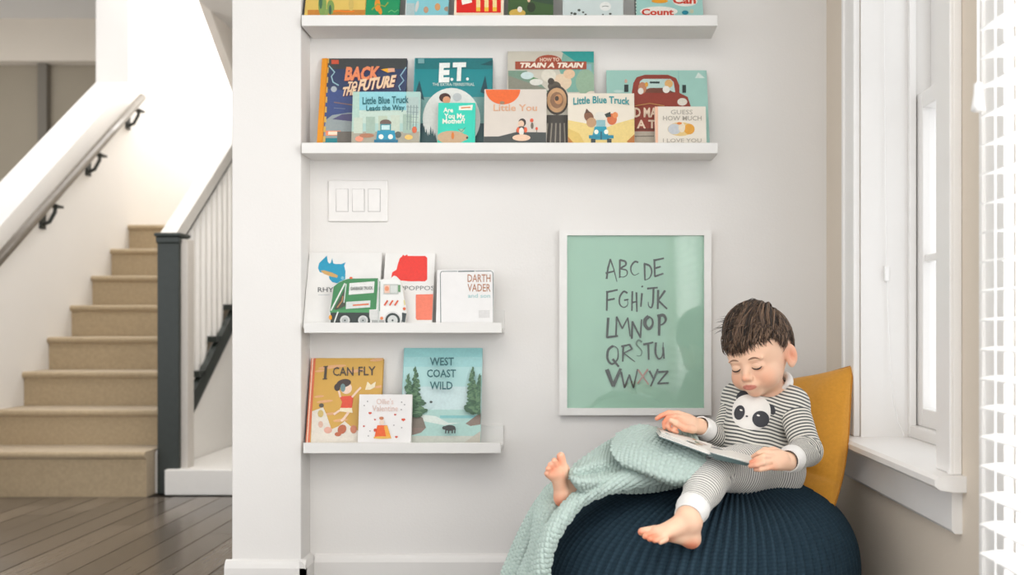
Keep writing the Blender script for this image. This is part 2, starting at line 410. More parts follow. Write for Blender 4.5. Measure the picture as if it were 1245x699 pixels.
class Art:
    """layers of flat coloured shapes given by where they sit on the cover"""
    def __init__(s, plane, clip=None): s.p = plane; s.L = []; s.clip = clip
    def _add(s, pts, faces, c, dz=0): s.L.append((pts, faces, c, dz))
    def poly(s, pts, c): s._add([s.p.hit(*q) for q in pts], [tuple(range(len(pts)))], c); return s
    def rect(s, x0, y0, x1, y1, c): return s.poly([(x0, y0), (x1, y0), (x1, y1), (x0, y1)], c)
    def ell(s, cx, cy, rx, ry, c, a0=0, a1=360, n=20, rot=0):
        r = math.radians(rot); pts = []
        for i in range(n+(0 if a1-a0 == 360 else 1)):
            t = math.radians(a0+(a1-a0)*i/n); x, y = rx*math.cos(t), ry*math.sin(t)
            pts.append((cx+x*math.cos(r)-y*math.sin(r), cy+x*math.sin(r)+y*math.cos(r)))
        return s.poly(pts, c)
    def line(s, pts, wd, c, taper=False):
        P2 = [Vector(q) for q in pts]; n = len(P2); L = []; R = []
        for i, q in enumerate(P2):
            d = (P2[min(i+1, n-1)]-P2[max(i-1, 0)]).normalized(); nn = Vector((-d.y, d.x))
            w = (wd[i] if isinstance(wd, (list, tuple)) else wd)/2
            if taper: w *= 1-0.5*i/(n-1)
            L.append(q+nn*w); R.append(q-nn*w)
        pts2 = [s.p.hit(*q) for q in L+R]
        s._add(pts2, [(i, i+1, n+i+1, n+i) for i in range(n-1)], c); return s
    def text(s, txt, x0, x1, ybase, ytop, c, bold=0.0, shear=0.0, rot=0.0, arc=0.0):
        V, Fc = text_shape(txt, bold)
        xs = [v[0] for v in V]; yv = [v[1] for v in V]; mx, Mx = min(xs), max(xs); my, My = 0, max(yv)
        pts = []
        for x, y in V:
            u = (x-mx)/(Mx-mx); v = (y-my)/(My-my)
            px = x0+(x1-x0)*u+shear*v*(ybase-ytop); py = ybase+(ytop-ybase)*v - rot*(u)*(x1-x0) - arc*4*u*(1-u)
            pts.append(s.p.hit(px, py))
        s._add(pts, Fc, c); return s
    def build(s, name, parent, base=0.0004, label=None):
        V = []; Fc = []; mi = []; mats = []; ix = {}
        for k, (pts, faces, c, dz) in enumerate(s.L):
            if c not in ix: ix[c] = len(mats); mats.append(mat([v*0.955 for v in c], 0.45, None, 0.05, 150))
            b = len(V); h = base+k*0.00007
            if s.clip:
                u0, u1, v0, v1 = s.clip; pts = [(min(max(u, u0), u1), min(max(v, v0), v1)) for u, v in pts]
            V += [s.p.at(u, v, h) for u, v in pts]
            for f in faces:
                a = [V[b+i] for i in f]
                nn = Vector((0, 0, 0))
                for i in range(len(a)):
                    nn += (a[i]-a[0]).cross(a[(i+1) % len(a)]-a[0])
                f2 = tuple(b+i for i in f)
                if nn.dot(s.p.N) < 0: f2 = f2[::-1]
                Fc.append(f2); mi.append(ix[c])
        return obj(name, V, Fc, mats, parent, mi=mi, label=label)

# ------------------------------------------------------------------ picture ledges
ZL = 2.612
def ledge(x0, x1, yt, yb, label):
    z1 = P(0, yt, ZL).z; z0 = P(0, yb, ZL).z
    X0 = P(x0, 0, ZL).x; X1 = P(x1, 0, ZL).x
    t = thing('picture_ledge', label, 'shelf', ((X0+X1)/2, 2.67, z0), 'white picture ledges')
    MB().box(X0, X1, ZL, ZL+0.012, z0, z1, 0.0015).build('front_lip', SHELFM, t)
    xi = max(X0, XPR+0.001)
    MB().box(X0+0.0005, X1-0.0005, ZL+0.0125, ZF-0.001, z0, z0+0.012, 0.0).box(xi, X1-0.0005, ZF-0.001, ZB-0.0125, z0, z0+0.012).build('shelf_board', SHELFM, t)
    MB().box(xi, X1, ZB-0.012, ZB-0.0005, z0, z0+0.066, 0.001).build('back_rail', SHELFM, t)
    return z0+0.0125
SZ1 = ledge(366.5, 872.5, 18.2, 31.5, 'long white picture ledge at the very top, holding the cut-off books')
SZ2 = ledge(366.5, 873, 173.3, 186.4, 'long white picture ledge second from the top, full of overlapping books')
SZ3 = ledge(369.5, 610, 392.2, 404.8, 'short white picture ledge holding the garbage truck shaped book')
SZ4 = ledge(368.5, 609, 538.4, 551.2, 'lowest short white picture ledge, nearest the floor')

def book(x0, x1, ytop, sz, cover, label, spine=None, zb=2.632, t=0.010, tall=None, board=False, x0b=None, bl=None, zt=None):
    """a book standing on the ledge at sz and leaning back; x0,x1: its top edge. returns (root, Art for picture, Art for title)"""
    # top edge touches the back rail / wall at depth zt
    if zt is None: zt = 2.708
    O0 = Vector((0, zb, sz+0.0005))
    top = P(0, ytop, zt) if tall is None else Vector((0, zt, sz+tall))
    h = math.hypot(top.z-O0.z, zt-zb)
    Vd = Vector((0, (zt-zb)/h, (top.z-O0.z)/h))
    X0 = P(x0, 0, zt).x; X1 = P(x1, 0, zt).x; wdt = X1-X0
    O = Vector((X0, zb, O0.z)); pl = Plane(O, (1, 0, 0), Vd); N = pl.N
    root = thing('board_book' if board else 'picture_book', label, 'book', (X0+wdt/2, zb, sz), {SZ1: 'books on the top long ledge', SZ2: 'books on the second long ledge', SZ3: 'books on the upper short ledge', SZ4: 'books on the lowest ledge'}[sz])
    M = Matrix((( 1, Vd.x, -N.x, O.x), (0, Vd.y, -N.y, O.y), (0, Vd.z, -N.z, O.z), (0, 0, 0, 1)))
    CM = mat([v*0.955 for v in cover], 0.4, None, 0.02, 30)
    SM = mat(spine or cover, 0.45, None, 0.03, 30)
    lift = 0.0
    if board:
        MB().box(0, wdt, 0, t*0.16, 0, h, 0, M=M@sw()).build('front_cover', CM, root)
        MB().box(0.0005, wdt-0.0005, t*0.16+0.0001, t*0.84, 0.0005, h-0.0005, 0, M=M@sw()).build('pages', PAGES, root)
        MB().box(0, wdt, t*0.84+0.0001, t, 0, h, 0, M=M@sw()).build('back_cover', CM, root)
    else:
        MB().box(0, wdt, 0, 0.0022, 0, h, 0, M=M@sw()).build('front_cover', CM, root)
        MB().box(0.0025, wdt-0.004, 0.0024, t-0.0024, 0.003, h-0.003, 0, M=M@sw()).build('pages', PAGES, root)
        MB().box(0, wdt, t-0.0022, t, 0, h, 0, M=M@sw()).build('back_cover', CM, root)
        MB().box(-0.0018, -0.0001, 0, t, 0, h, 0, M=M@sw()).build('spine', SM, root)
    clip = (0.0002, wdt-0.0002, 0.0005, h-0.0002)
    return root, Art(pl, clip), Art(pl, clip)
def sw():
    # local (u, depth, v) -> matrix columns (U, V, -N)
    return Matrix(((1, 0, 0, 0), (0, 0, 1, 0), (0, 1, 0, 0), (0, 0, 0, 1)))
def fin(b, name='illustration'):
    r, a, t = b
    if a.L: a.build('illustration', r, 0.0003)
    if t.L: t.build('title', r, 0.0003+0.00007*(len(a.L)+2))

# ---- long upper ledge (books cut by the top of the frame)
b = book(378, 450, 0, SZ1, (222, 190, 98), 'yellow picture book with green plants, at the left end of the top ledge', spine=(70, 62, 50), tall=0.25)
a = b[1]; a.rect(374, 12, 450, 22, (198, 130, 50)); a.ell(392, 6, 5, 14, (128, 158, 84)); a.ell(390, 2, 2, 9, (62, 106, 78)); a.ell(402, 9, 4.5, 9, (128, 158, 84)); a.ell(401.5, 12, 1.6, 6, (62, 100, 78)); a.ell(397, 17, 2, 6, (140, 165, 90)); a.rect(446, -30, 450, 22, (206, 152, 72)); a.ell(427, 6, 3, 8, (205, 178, 96)); a.line([(405, 14), (412, 13.4), (420, 14.5), (431, 14)], 1.6, (236, 128, 30)); fin(b)
b = book(451, 490, 0, SZ1, (22, 146, 92), 'green picture book with orange animal, second from left on the top ledge', tall=0.235)
a = b[1]; a.ell(459, 6, 3.5, 8, (226, 142, 40)); a.ell(462, 13, 2.4, 5, (226, 142, 40), rot=-15); a.line([(452, 12), (459, 5), (468, 8), (472, 3)], 1.6, (150, 160, 60)); b[2].line([(472, 15), (476, 12.5), (480, 15), (484, 12), (487, 14)], 1.0, (120, 190, 120)); fin(b)
b = book(498, 548, 0, SZ1, (134, 200, 208), 'pale blue picture book with small brown animals on the top ledge', spine=(226, 226, 222), tall=0.22, t=0.014)
a = b[1]; a.rect(490, 4, 504, 22, (176, 196, 196)); a.ell(518, 12, 3, 4, (190, 150, 120)); a.ell(532, 8.5, 3.4, 4.5, (206, 150, 96)); a.ell(544, 11, 4, 3, (164, 140, 116)); a.ell(507, 8, 2, 7, (206, 204, 198), rot=12); fin(b)
b = book(556, 614, 0, SZ1, (238, 222, 196), 'cream picture book with large red panel and pale stripes on the top ledge', tall=0.24)
a = b[1]; a.rect(555, -20, 609, 15.5, (220, 28, 18)); a.poly([(561, 0), (573, -4), (574, 3), (562, 6)], (238, 236, 226))
for k in range(3): a.rect(579+k*10, -20, 584+k*10, 13, (240, 214, 150)); a.rect(579+k*10, 9, 584+k*10, 14, (238, 190, 60))
fin(b)
b = book(620, 673, 0, SZ1, (66, 96, 54), 'dark green picture book with a yellow basket on the top ledge', tall=0.23)
a = b[1]; a.poly([(619, -20), (674, -20), (674, 6), (650, 2), (640, -2), (619, -2)], (56, 78, 60)); a.ell(629, 16, 10, 5, (212, 176, 80)); a.ell(632, 11.5, 3, 3.5, (232, 226, 214)); a.ell(646, 9, 5, 6, (50, 62, 44)); a.ell(643, 0, 1.8, 3, (232, 190, 160)); fin(b)
b = book(685, 756, 0, SZ1, (206, 218, 216), 'pale grey-blue picture book with black speckled cow spots on the top ledge', tall=0.21)
a = b[1]
for q in ((695, 16, 1.6), (699, 17, 2.2), (704, 12.5, 2), (709, 15, 1.5), (712, 18, 1.6), (694, 19, 1.4), (742, 17, 1.7), (733, 18, 1.2)): a.ell(q[0], q[1], q[2], q[2]*0.8, (70, 76, 70), n=8)
a.ell(736, 8, 7, 5.5, (232, 234, 230)); b[2].line([(732, 8.4), (736, 7.6), (740, 8.2)], 0.9, (120, 130, 120)); fin(b)
b = book(771, 851, 0, SZ1, (160, 206, 198), 'aqua picture book with red counting title, at the right end of the top ledge', spine=(60, 62, 60), tall=0.2)
a = b[1]; a.rect(770, -10, 773.5, 22, (228, 222, 206))
for k in range(5): a.rect(770, 0+4*k, 773.5, 2+4*k, (60, 60, 58))
a.ell(801, 14, 23, 6, (236, 232, 222)); a.ell(833, 2, 15, 6, (236, 232, 222)); a.ell(802, 1.5, 10, 2.6, (236, 160, 36)); a.ell(833, 15.5, 4, 2.6, (30, 132, 150)); a.ell(841, 14, 2.4, 2.6, (196, 200, 170))
b[2].text('Count', 780, 819, 18.6, 11, (206, 60, 36), 0.035); b[2].text('Can', 818, 846, 4.5, -4, (206, 60, 36), 0.035); fin(b)

# ---- second long ledge, back row then front row
BK = {}
NIGHT = (48, 62, 98)
b = book(399, 495, 71, SZ2, NIGHT, 'dark blue night-sky picture book with slanted orange title and yellow spine', spine=(226, 150, 30), t=0.012, zb=2.652, zt=2.7165)
a = b[1]
a.rect(391, 71, 496, 84, (62, 66, 66)); a.poly([(391, 108), (500, 116), (500, 175), (385, 175)], (62, 80, 132)); a.poly([(396, 146), (404, 140), (424, 137), (470, 139), (470, 175), (385, 175)], (150, 160, 160))
a.poly([(404, 145), (416, 139), (432, 138), (432, 148)], (84, 80, 120)); a.rect(396, 159, 414, 165, (240, 140, 100)); a.rect(399, 160, 411, 164, (250, 226, 200)); a.rect(392, 168, 410, 176, (20, 130, 138)); a.rect(410, 160, 428, 176, (110, 104, 96))
a.ell(406, 108.5, 3.6, 3.6, (176, 184, 190)); a.line([(400, 80), (407, 88), (403, 93), (405, 100), (412, 104)], 1.4, (160, 200, 206)); a.line([(494, 82), (487, 92), (491, 98), (485, 105), (487, 110)], 1.4, (150, 190, 206))
a.rect(403, 73, 412, 78, (206, 84, 54))
a.line([(406, 124.5), (430, 128)], 1.2, (140, 110, 100)); a.line([(406, 131.5), (420, 132.5)], 0.8, (120, 130, 150))
# yellow checked strip along the spine edge
for k in range(9): a.poly([(392+0, 70+k*12), (400.3-k*0.55, 70+k*12), (400.0-k*0.55, 77+k*12), (389, 77+k*12)], (216, 178, 92)) if k % 1 == 0 else None
for sh, col in ((0.9, (86, 40, 70)), (0, None)):
    c1 = col or (232, 138, 92); c2 = col or (240, 206, 168)
    b[2].text('BACK', 419+sh, 461+sh, 97.5+sh, 81.5+sh, c1, 0.05, 0.15, 0.02)
    b[2].text('TO', 422+sh, 434+sh, 108.5+sh, 99.5+sh, c2, 0.05, 0.2, 0.05)
    b[2].text('THE', 415+sh, 432+sh, 117+sh, 106.5+sh, c2, 0.05, 0.25, 0.12)
    b[2].text('FUTURE', 435+sh, 479+sh, 111+sh, 97+sh, c2, 0.05, 0.25, 0.13)
b[2].poly([(463, 85), (472, 83.5), (481, 87), (472, 89)], (244, 176, 40)); b[2].rect(472, 83.4, 480, 88, (226, 170, 140))
fin(b)
sp = MB(); r0 = b[0]
a0 = P(391.5, 71, 2.716); a1 = P(399.0, 71, 2.716)
zz0 = SZ2+0.001
sp.raw([(a0.x, 2.653, zz0), (a1.x-0.002, 2.6505, zz0), (a1.x-0.002, 2.713, a1.z), (a0.x, 2.7155, a1.z), (a0.x, 2.6615, zz0), (a1.x-0.002, 2.6615, zz0), (a1.x-0.002, 2.7245, a1.z), (a0.x, 2.7245, a1.z)],
       [(0, 1, 2, 3), (7, 6, 5, 4), (0, 4, 5, 1), (3, 2, 6, 7), (0, 3, 7, 4), (1, 5, 6, 2)])
so = sp.build('spine_face', mat((226, 146, 28), 0.45), r0, label='turned orange and yellow spine')
TEAL = (18, 136, 142)
b = book(505, 599, 70.5, SZ2, TEAL, 'teal picture book with two large white title letters and a white moon', spine=(90, 166, 172), zb=2.650, zt=2.7165, t=0.016)
a = b[1]; a.rect(500, 70, 602, 84, (24, 116, 120)); a.poly([(500, 118), (602, 118), (602, 176), (500, 176)], (120, 164, 160)); a.rect(500, 150, 602, 176, (40, 70, 78))
a.ell(549, 145, 35, 38, (226, 228, 222), n=36); a.poly([(510, 98), (516, 122), (504, 116)], (24, 74, 84)); a.poly([(590, 92), (594, 116), (584, 112)], (24, 74, 84)); a.poly([(584, 79), (599, 73), (598, 80)], (24, 84, 90))
for k in range(9): a.poly([(508+2.6*k, 162-(k*7 % 11)), (512+2.6*k, 178), (505+2.6*k, 178)], (44, 80, 84)); 
for k in range(7): a.poly([(584+2.4*k, 158-(k*5 % 9)), (588+2.4*k, 178), (580+2.4*k, 178)], (44, 80, 84))
a.ell(541, 119, 7, 5.5, (70, 40, 36)); a.ell(543, 122, 4.6, 4.6, (222, 160, 120)); a.ell(556, 118.5, 5.5, 5, (190, 196, 196))
a.rect(508.5, 71.8, 516, 77.5, (120, 170, 172))
b[2].text('E', 533.5, 546.5, 99, 77, (242, 244, 238), 0.06, 0.04, 0.02).ell(549.5, 97, 1.7, 1.9, (242, 244, 238)).text('T', 550, 566, 97.5, 76.5, (242, 244, 238), 0.06, 0.04, 0.02).ell(568.5, 96.5, 1.7, 1.9, (242, 244, 238)); b[2].text('THE EXTRA-TERRESTRIAL', 526, 577, 104.8, 101.2, (200, 222, 216), 0.02); fin(b)
b = book(618, 722, 62.5, SZ2, (206, 200, 184), 'tall picture book of a steam engine with a rust-red title banner', spine=(196, 190, 176), zb=2.650, zt=2.7165, t=0.016)
a = b[1]; a.poly([(685, 62), (724, 62), (724, 112), (690, 112), (680, 85)], (126, 176, 160)); a.poly([(682, 62), (724, 62), (724, 76), (700, 75)], (40, 156, 150)); a.rect(705, 78, 719, 90, (140, 180, 186)); a.ell(712, 100, 12, 16, (150, 180, 152)); a.poly([(618, 86), (640, 86), (668, 112), (618, 112)], (120, 150, 130))
a.poly([(618, 92), (664, 108), (664, 116), (618, 116)], (140, 140, 124)); a.poly([(630, 88), (655, 96), (652, 100)], (96, 146, 96)); a.ell(641, 92, 8, 4.5, (206, 224, 222)); a.ell(652, 100, 8, 4, (226, 224, 214))
a.ell(683, 100, 12, 10, (230, 206, 176)); a.ell(692, 90, 7, 6, (232, 196, 160)); a.ell(667, 92, 9, 8, (224, 218, 202)); a.ell(674, 105, 8, 6, (90, 82, 70)); a.ell(670, 99, 4, 4, (70, 62, 54))
a.ell(677, 122, 14, 18, (72, 64, 56), n=28); a.ell(677, 122, 12, 15, (208, 164, 120), n=28); a.ell(677, 122, 8, 10, (150, 112, 84)); a.ell(679, 121, 5, 6, (206, 150, 100)); a.ell(677, 120, 2.5, 3, (80, 66, 56)); a.rect(662, 140, 694, 176, (72, 68, 62))
for k in range(6): a.line([(666+k*5, 150), (663+k*6, 176)], 1.6, (150, 142, 128))
a.ell(720, 116, 8, 5, (226, 214, 196))
a.rect(626.5, 75.2, 713, 84.5, (166, 74, 48)); a.ell(667, 75.2, 16, 8, (166, 74, 48), 180, 360)
b[2].text('HOW TO', 656.5, 680, 75, 70.6, (236, 206, 184), 0.03); b[2].text('TRAIN A TRAIN', 631, 708, 82.5, 76.6, (248, 232, 214), 0.05, 0.3); fin(b)
b = book(738, 859, 85.5, SZ2, (160, 204, 192), 'wide aqua picture book with a large dark red pickup truck', zb=2.650, zt=2.7165, t=0.012)
a = b[1]; RED = (146, 58, 44)
a.rect(824, 85, 826, 112, (150, 196, 186)); a.poly([(845, 95), (849, 88), (857, 95)], (214, 228, 220)); a.ell(752, 111, 6, 1.6, (190, 216, 208))
a.poly([(768, 114), (770, 101), (774, 94), (784, 91), (812, 91), (822, 95), (826, 104), (826, 114)], RED); a.poly([(776, 112), (778, 99), (782, 96), (815, 96), (819, 100), (821, 112)], (188, 214, 206)); a.poly([(776, 113), (790, 107), (808, 107), (821, 113)], (116, 66, 50))
a.poly([(766, 114), (826, 113), (836, 118), (840, 130), (840, 150), (766, 150)], RED); a.rect(790, 99.3, 802, 101.6, (32, 54, 54)); a.rect(759, 103, 764, 112, (44, 58, 56)); a.rect(829.5, 103.5, 834, 113, (44, 58, 56)); a.ell(829.5, 124, 6, 4.6, (226, 220, 206))
a.ell(781, 107, 5, 7, (190, 130, 96)); a.ell(779, 111, 3.4, 4, (226, 222, 212)); a.ell(813, 102, 5, 5, (224, 176, 110)); a.ell(810, 109, 4.4, 4.4, (232, 228, 218)); a.ell(786, 103, 2, 3, (220, 160, 60)); a.ell(761, 99, 1.8, 2.4, (206, 170, 150))
a.rect(764, 130, 800, 160, (150, 62, 46)); a.rect(764, 160, 830, 176, (190, 178, 160)); a.rect(764, 156, 800, 159, (120, 52, 40)); a.line([(772, 129), (790, 126), (808, 129)], 0.8, (206, 160, 90))
b[2].text('OLD MAC', 756, 806, 142.5, 131, (240, 216, 190), 0.03); b[2].text('HAD A TRUCK', 741, 836, 156, 146, (240, 216, 190), 0.03); b[2].line([(764, 166.3), (779, 166.0), (795, 165.8)], 1.1, (120, 112, 100)); fin(b)
# front row
b = book(429, 511, 111.5, SZ2, (170, 204, 196), 'pale blue board book with small blue truck in a city street', board=True, t=0.014, zb=2.627, zt=2.649)
a = b[1]; a.rect(437, 111, 494, 140, (142, 206, 214)); a.rect(437, 134, 511, 150, (192, 212, 198)); a.rect(427, 160, 511, 176, (170, 164, 146)); a.rect(428, 112, 437, 160, (176, 206, 192)); a.rect(494, 118, 509, 140, (176, 196, 190))
for k in range(5):
    a.rect(430+k*15, 143-(k*7 % 6), 441+k*15, 162, ((196, 208, 190), (160, 184, 168), (186, 200, 176))[k % 3])
for k in range(4): a.line([(496+k*3.6, 128), (495+k*3.6, 158)], 0.8, (120, 140, 138))
for k in range(4): a.line([(494, 130+k*6), (509, 131+k*6)], 0.6, (130, 150, 146))
a.ell(437, 169, 5, 3.5, (232, 150, 120)); a.ell(504, 158, 3, 4, (214, 100, 60)); a.ell(497, 167, 5, 3, (230, 190, 100)); a.ell(446, 165, 9, 2.6, (176, 120, 90)); a.ell(484, 164, 4, 4, (90, 96, 88))
a.ell(469, 149.5, 7, 4, (110, 90, 80)); a.rect(462.5, 151, 475.5, 161, (60, 140, 150)); a.rect(464, 152.5, 474, 158, (196, 226, 224)); a.poly([(459, 159), (480, 159), (482, 173), (457, 173)], (24, 146, 178)); a.ell(463.5, 166.5, 3, 3, (240, 240, 226)); a.ell(475, 166.5, 3, 3, (240, 240, 226)); a.rect(455, 170, 484, 174, (26, 110, 140))
b[2].text('Little Blue Truck', 441, 497, 127, 118.5, (26, 104, 112), 0.02, 0, 0.03); b[2].text('Leads the Way', 445.5, 492, 135, 128.5, (26, 104, 112), 0.02, 0, 0.02); fin(b)
b = book(533, 578, 125, SZ2, (14, 204, 178), 'small turquoise board book with a tan dog along the bottom edge', board=True, t=0.016, zb=2.626, zt=2.647)
a = b[1]; a.ell(549, 167, 18, 8, (198, 166, 130)); a.ell(563, 167, 6.5, 4, (198, 166, 130)); a.ell(568, 167.5, 1.4, 1.4, (50, 44, 40)); a.ell(550.5, 165, 1.8, 4.4, (214, 120, 40)); a.ell(561, 159, 3.5, 2.4, (150, 190, 160)); a.line([(557, 157), (561, 160), (566, 155)], 0.8, (70, 120, 110))
a.poly([(558, 129), (575, 127.5), (574, 134), (558, 134)], (232, 236, 222))
b[2].text('Are', 539, 551, 136.5, 131, (236, 240, 226), 0.03); b[2].text('You My', 540, 565, 144, 138, (236, 240, 226), 0.03); b[2].text('Mother?', 538, 565.5, 150.5, 144.5, (236, 240, 226), 0.03, 0, 0.03); b[2].line([(560.5, 131.4), (566, 131.0), (572, 130.6)], 1.6, (220, 130, 60)); fin(b)
b = book(589, 664.5, 108.5, SZ2, (216, 206, 194), 'cream board book with an orange half circle at its top edge', board=True, t=0.013, zb=2.627, zt=2.648)
a = b[1]; a.ell(611.5, 109, 21, 18, (234, 100, 24), 0, 180, n=26); a.ell(610.5, 125, 3, 2, (150, 120, 90)); a.poly([(587, 166), (606, 166), (628, 160.5), (664, 161), (664, 176), (587, 176)], (62, 68, 66))
a.ell(635, 149, 4.6, 5, (60, 50, 46)); a.ell(633.6, 150.5, 3.6, 4, (232, 196, 166)); a.ell(634, 159, 6.5, 5.5, (60, 56, 54)); a.ell(630, 158, 2, 3.4, (226, 90, 44)); a.ell(639, 158, 2, 3.4, (226, 90, 44)); a.ell(634, 160, 3, 5, (230, 226, 216)); a.ell(634, 167.5, 11, 4, (236, 200, 170))
a.ell(646.5, 146.5, 2.2, 2.4, (226, 84, 50)); a.ell(647, 153, 1.8, 4, (110, 96, 84)); a.ell(652.5, 156.5, 1.5, 2, (226, 84, 50)); a.line([(652.5, 158), (652.5, 163)], 0.8, (90, 90, 80))
b[2].text('Little You', 600, 653, 135, 127, (222, 170, 134), 0.015, 0, 0.0); fin(b)
b = book(690.5, 771, 113.5, SZ2, (232, 222, 204), 'cream and yellow board book with a blue truck carrying farm animals', board=True, t=0.013, zb=2.627, zt=2.648)
a = b[1]; a.poly([(688, 146), (712, 150), (730, 158), (750, 150), (773, 144), (773, 176), (688, 176)], (232, 206, 130)); a.poly([(688, 156), (704, 162), (712, 176), (688, 176)], (222, 190, 104)); a.poly([(773, 163), (762, 172), (766, 176), (773, 176)], (184, 112, 44)); a.poly([(689, 166), (696, 172), (698, 176), (689, 176)], (190, 124, 50))
a.ell(716, 142, 5.5, 7, (130, 84, 56), rot=-30); a.ell(719, 149, 6, 6, (190, 150, 110)); a.poly([(711, 138), (713, 132), (718, 137)], (90, 60, 44)); a.ell(744, 145, 6, 7, (214, 110, 60)); a.ell(748, 140, 3.4, 3.8, (230, 140, 80)); a.ell(730, 141, 7, 5, (224, 220, 208)); a.poly([(735, 139), (742, 136), (743, 142), (737, 143)], (44, 56, 50))
a.rect(725, 146, 736, 156, (140, 184, 190)); a.poly([(723, 154), (737, 154), (741, 170), (719, 170)], (24, 150, 172)); a.ell(725, 160.5, 2.6, 2.8, (236, 238, 224)); a.ell(737, 160.5, 2.6, 2.8, (236, 238, 224)); a.rect(716, 164.5, 746, 168.5, (20, 134, 160)); a.rect(718.5, 169, 724, 174, (50, 60, 60)); a.rect(738, 169, 743.5, 174, (50, 60, 60)); a.rect(729.8, 160, 732, 170, (20, 100, 120))
b[2].text('Little Blue Truck', 697, 765.5, 127.5, 119, (36, 146, 150), 0.025, 0, 0.0, 2.0); fin(b)
b = book(796, 858, 129.5, SZ2, (232, 224, 210), 'small cream board book with a round orange and grey drawing, rightmost on its ledge', board=True, t=0.013, zb=2.627, zt=2.647)
a = b[1]; a.rect(793, 128, 800, 176, (240, 190, 160)); a.ell(827.5, 157, 16, 8.5, (226, 196, 130)); a.ell(838, 157, 6.5, 6.5, (226, 160, 50)); a.ell(820, 157, 8, 6.5, (196, 200, 204)); a.ell(829, 155, 4, 6, (230, 216, 190)); a.ell(826, 150, 3, 1.6, (224, 130, 60))
b[2].text('GUESS', 815.5, 842, 139, 133.6, (168, 162, 148), 0.005); b[2].text('HOW MUCH', 806, 853, 146.5, 141, (168, 162, 148), 0.01); b[2].text('I LOVE YOU', 806, 853, 173.2, 168.5, (178, 170, 156), 0.01); fin(b)

# ---- short upper ledge
b = book(377, 464.5, 307, SZ3, (232, 230, 226), 'white picture book with a blue rhino head, half hidden by the truck-shaped book', zb=2.648, zt=2.7165, t=0.012)
a = b[1]; BL = (14, 150, 186)
a.poly([(386.7, 326), (388, 320), (393, 315), (397.5, 310.8), (398.5, 318), (400.5, 320.5), (402.5, 319), (404, 313.5), (405.2, 320), (408, 321), (415, 321), (420.3, 319), (418.5, 323), (420, 330), (419.8, 339), (417, 343), (410, 344.5), (404, 343), (400.5, 339), (400, 335), (395, 332), (389, 331)], BL)
a.poly([(389.5, 329), (394, 328.6), (404, 331.5), (411, 335), (410, 337.6), (403, 336.5), (394, 333)], (206, 164, 96)); a.ell(416.5, 338, 2, 2, (120, 190, 208))
b[2].text('RHYMOCEROS', 386.5, 452, 355, 349.3, (84, 88, 88), 0.01); b[2].line([(387, 358.6), (394, 358.5), (401, 358.4)], 0.8, (196, 200, 200)); fin(b)
b = book(469.5, 529, 307.5, SZ3, (234, 232, 228), 'white picture book with a solid red hippo head above a salmon square', zb=2.648, zt=2.7165, t=0.012)
a = b[1]; a.poly([(475.5, 338), (477, 331), (482, 328), (483.5, 322), (486, 314), (489, 311.5), (490, 309.5), (492, 311.2), (495, 309.5), (496, 311.2), (517, 311.2), (519.5, 313.5), (519.5, 339.5), (517, 342), (497, 342), (487, 341), (482, 336), (479, 335)], (230, 46, 34))
a.poly([(506, 358), (530, 357.5), (530, 389), (507, 389), (505.5, 387), (505.5, 359.5)], (240, 124, 96))
b[2].text('HIPPOPPOS', 477, 528, 352.8, 347.6, (120, 126, 124), 0.006); fin(b)
b = book(532.5, 600.5, 328, SZ3, (234, 232, 230), 'square white picture book with a thin black border and rust-brown title', zb=2.634, zt=2.664, t=0.018)
a = b[1]; BD = (90, 106, 104)
a.line([(536, 400), (535.4, 333), (536.4, 330.4), (538, 330), (556, 329.8)], 0.9, BD); a.line([(578, 329.6), (597, 329.4), (599.2, 331.5), (599.6, 345), (599.8, 400)], 0.9, BD)
b[2].line([(557, 330), (567, 329.8), (577, 329.7)], 1.3, BD)
b[2].text('DARTH', 568.5, 596.5, 342.8, 333.5, (176, 120, 86), 0.01); b[2].text('VADER', 568.5, 596.5, 354.3, 345.2, (176, 120, 86), 0.01); b[2].text('and son', 569, 596, 362, 357, (160, 200, 200), 0.01)
a.rect(582, 377, 595.5, 386.5, (214, 212, 210)); fin(b)

# truck-shaped board book: the outline is the cover's own outline
def pts_on(pl, pts): return [pl.hit(*q) for q in pts]
zb_, zt_ = 2.627, 2.640
top = P(0, 338, zt_); h = math.hypot(top.z-SZ3, zt_-zb_); Vd = Vector((0, (zt_-zb_)/h, (top.z-SZ3-0.0005)/h)).normalized()
pl = Plane((P(401, 0, zb_).x, zb_, SZ3+0.0005), (1, 0, 0), Vd)
tb = thing('board_book', 'board book cut to the shape of a green and white garbage truck', 'book', (P(447, 0, zb_).x, zb_, SZ3), 'books on the upper short ledge')
out = [(401, 394.5), (400.5, 378), (404, 362), (405.5, 348), (412, 343), (420, 339.5), (425, 338.2), (427, 336.6), (429, 338), (460, 337.6), (461.5, 339.5), (486, 340), (489.5, 350), (491, 362), (494.5, 378), (494, 388), (492, 394.5)]
V2 = pts_on(pl, out); n = len(V2); v0 = min(v for u, v in V2); V2 = [(u, max(v, 0.0)) for u, v in V2]
def slabo(name, d0, d1, m, sh=0):
    V = [pl.at(u, v, -d0) for u, v in V2]+[pl.at(u, v, -d1) for u, v in V2]
    Fc = [tuple(range(n)), tuple(range(2*n-1, n-1, -1))]+[(i, n+i, n+(i+1) % n, (i+1) % n) for i in range(n)]
    obj(name, V, Fc, m, tb)
slabo('front_cover', 0, 0.0016, mat((226, 226, 222), 0.4)); slabo('pages', 0.0017, 0.0098, PAGES); slabo('back_cover', 0.0099, 0.0115, mat((226, 226, 222), 0.4))
a = Art(pl, (-1, 1, 0.0004, 1)); GR = (62, 134, 82)
a.poly([(401, 379), (404, 362), (405.7, 348.4), (412, 343.3), (420, 339.8), (425, 338.7), (459.8, 338.2), (457.5, 376), (403, 379)], GR)
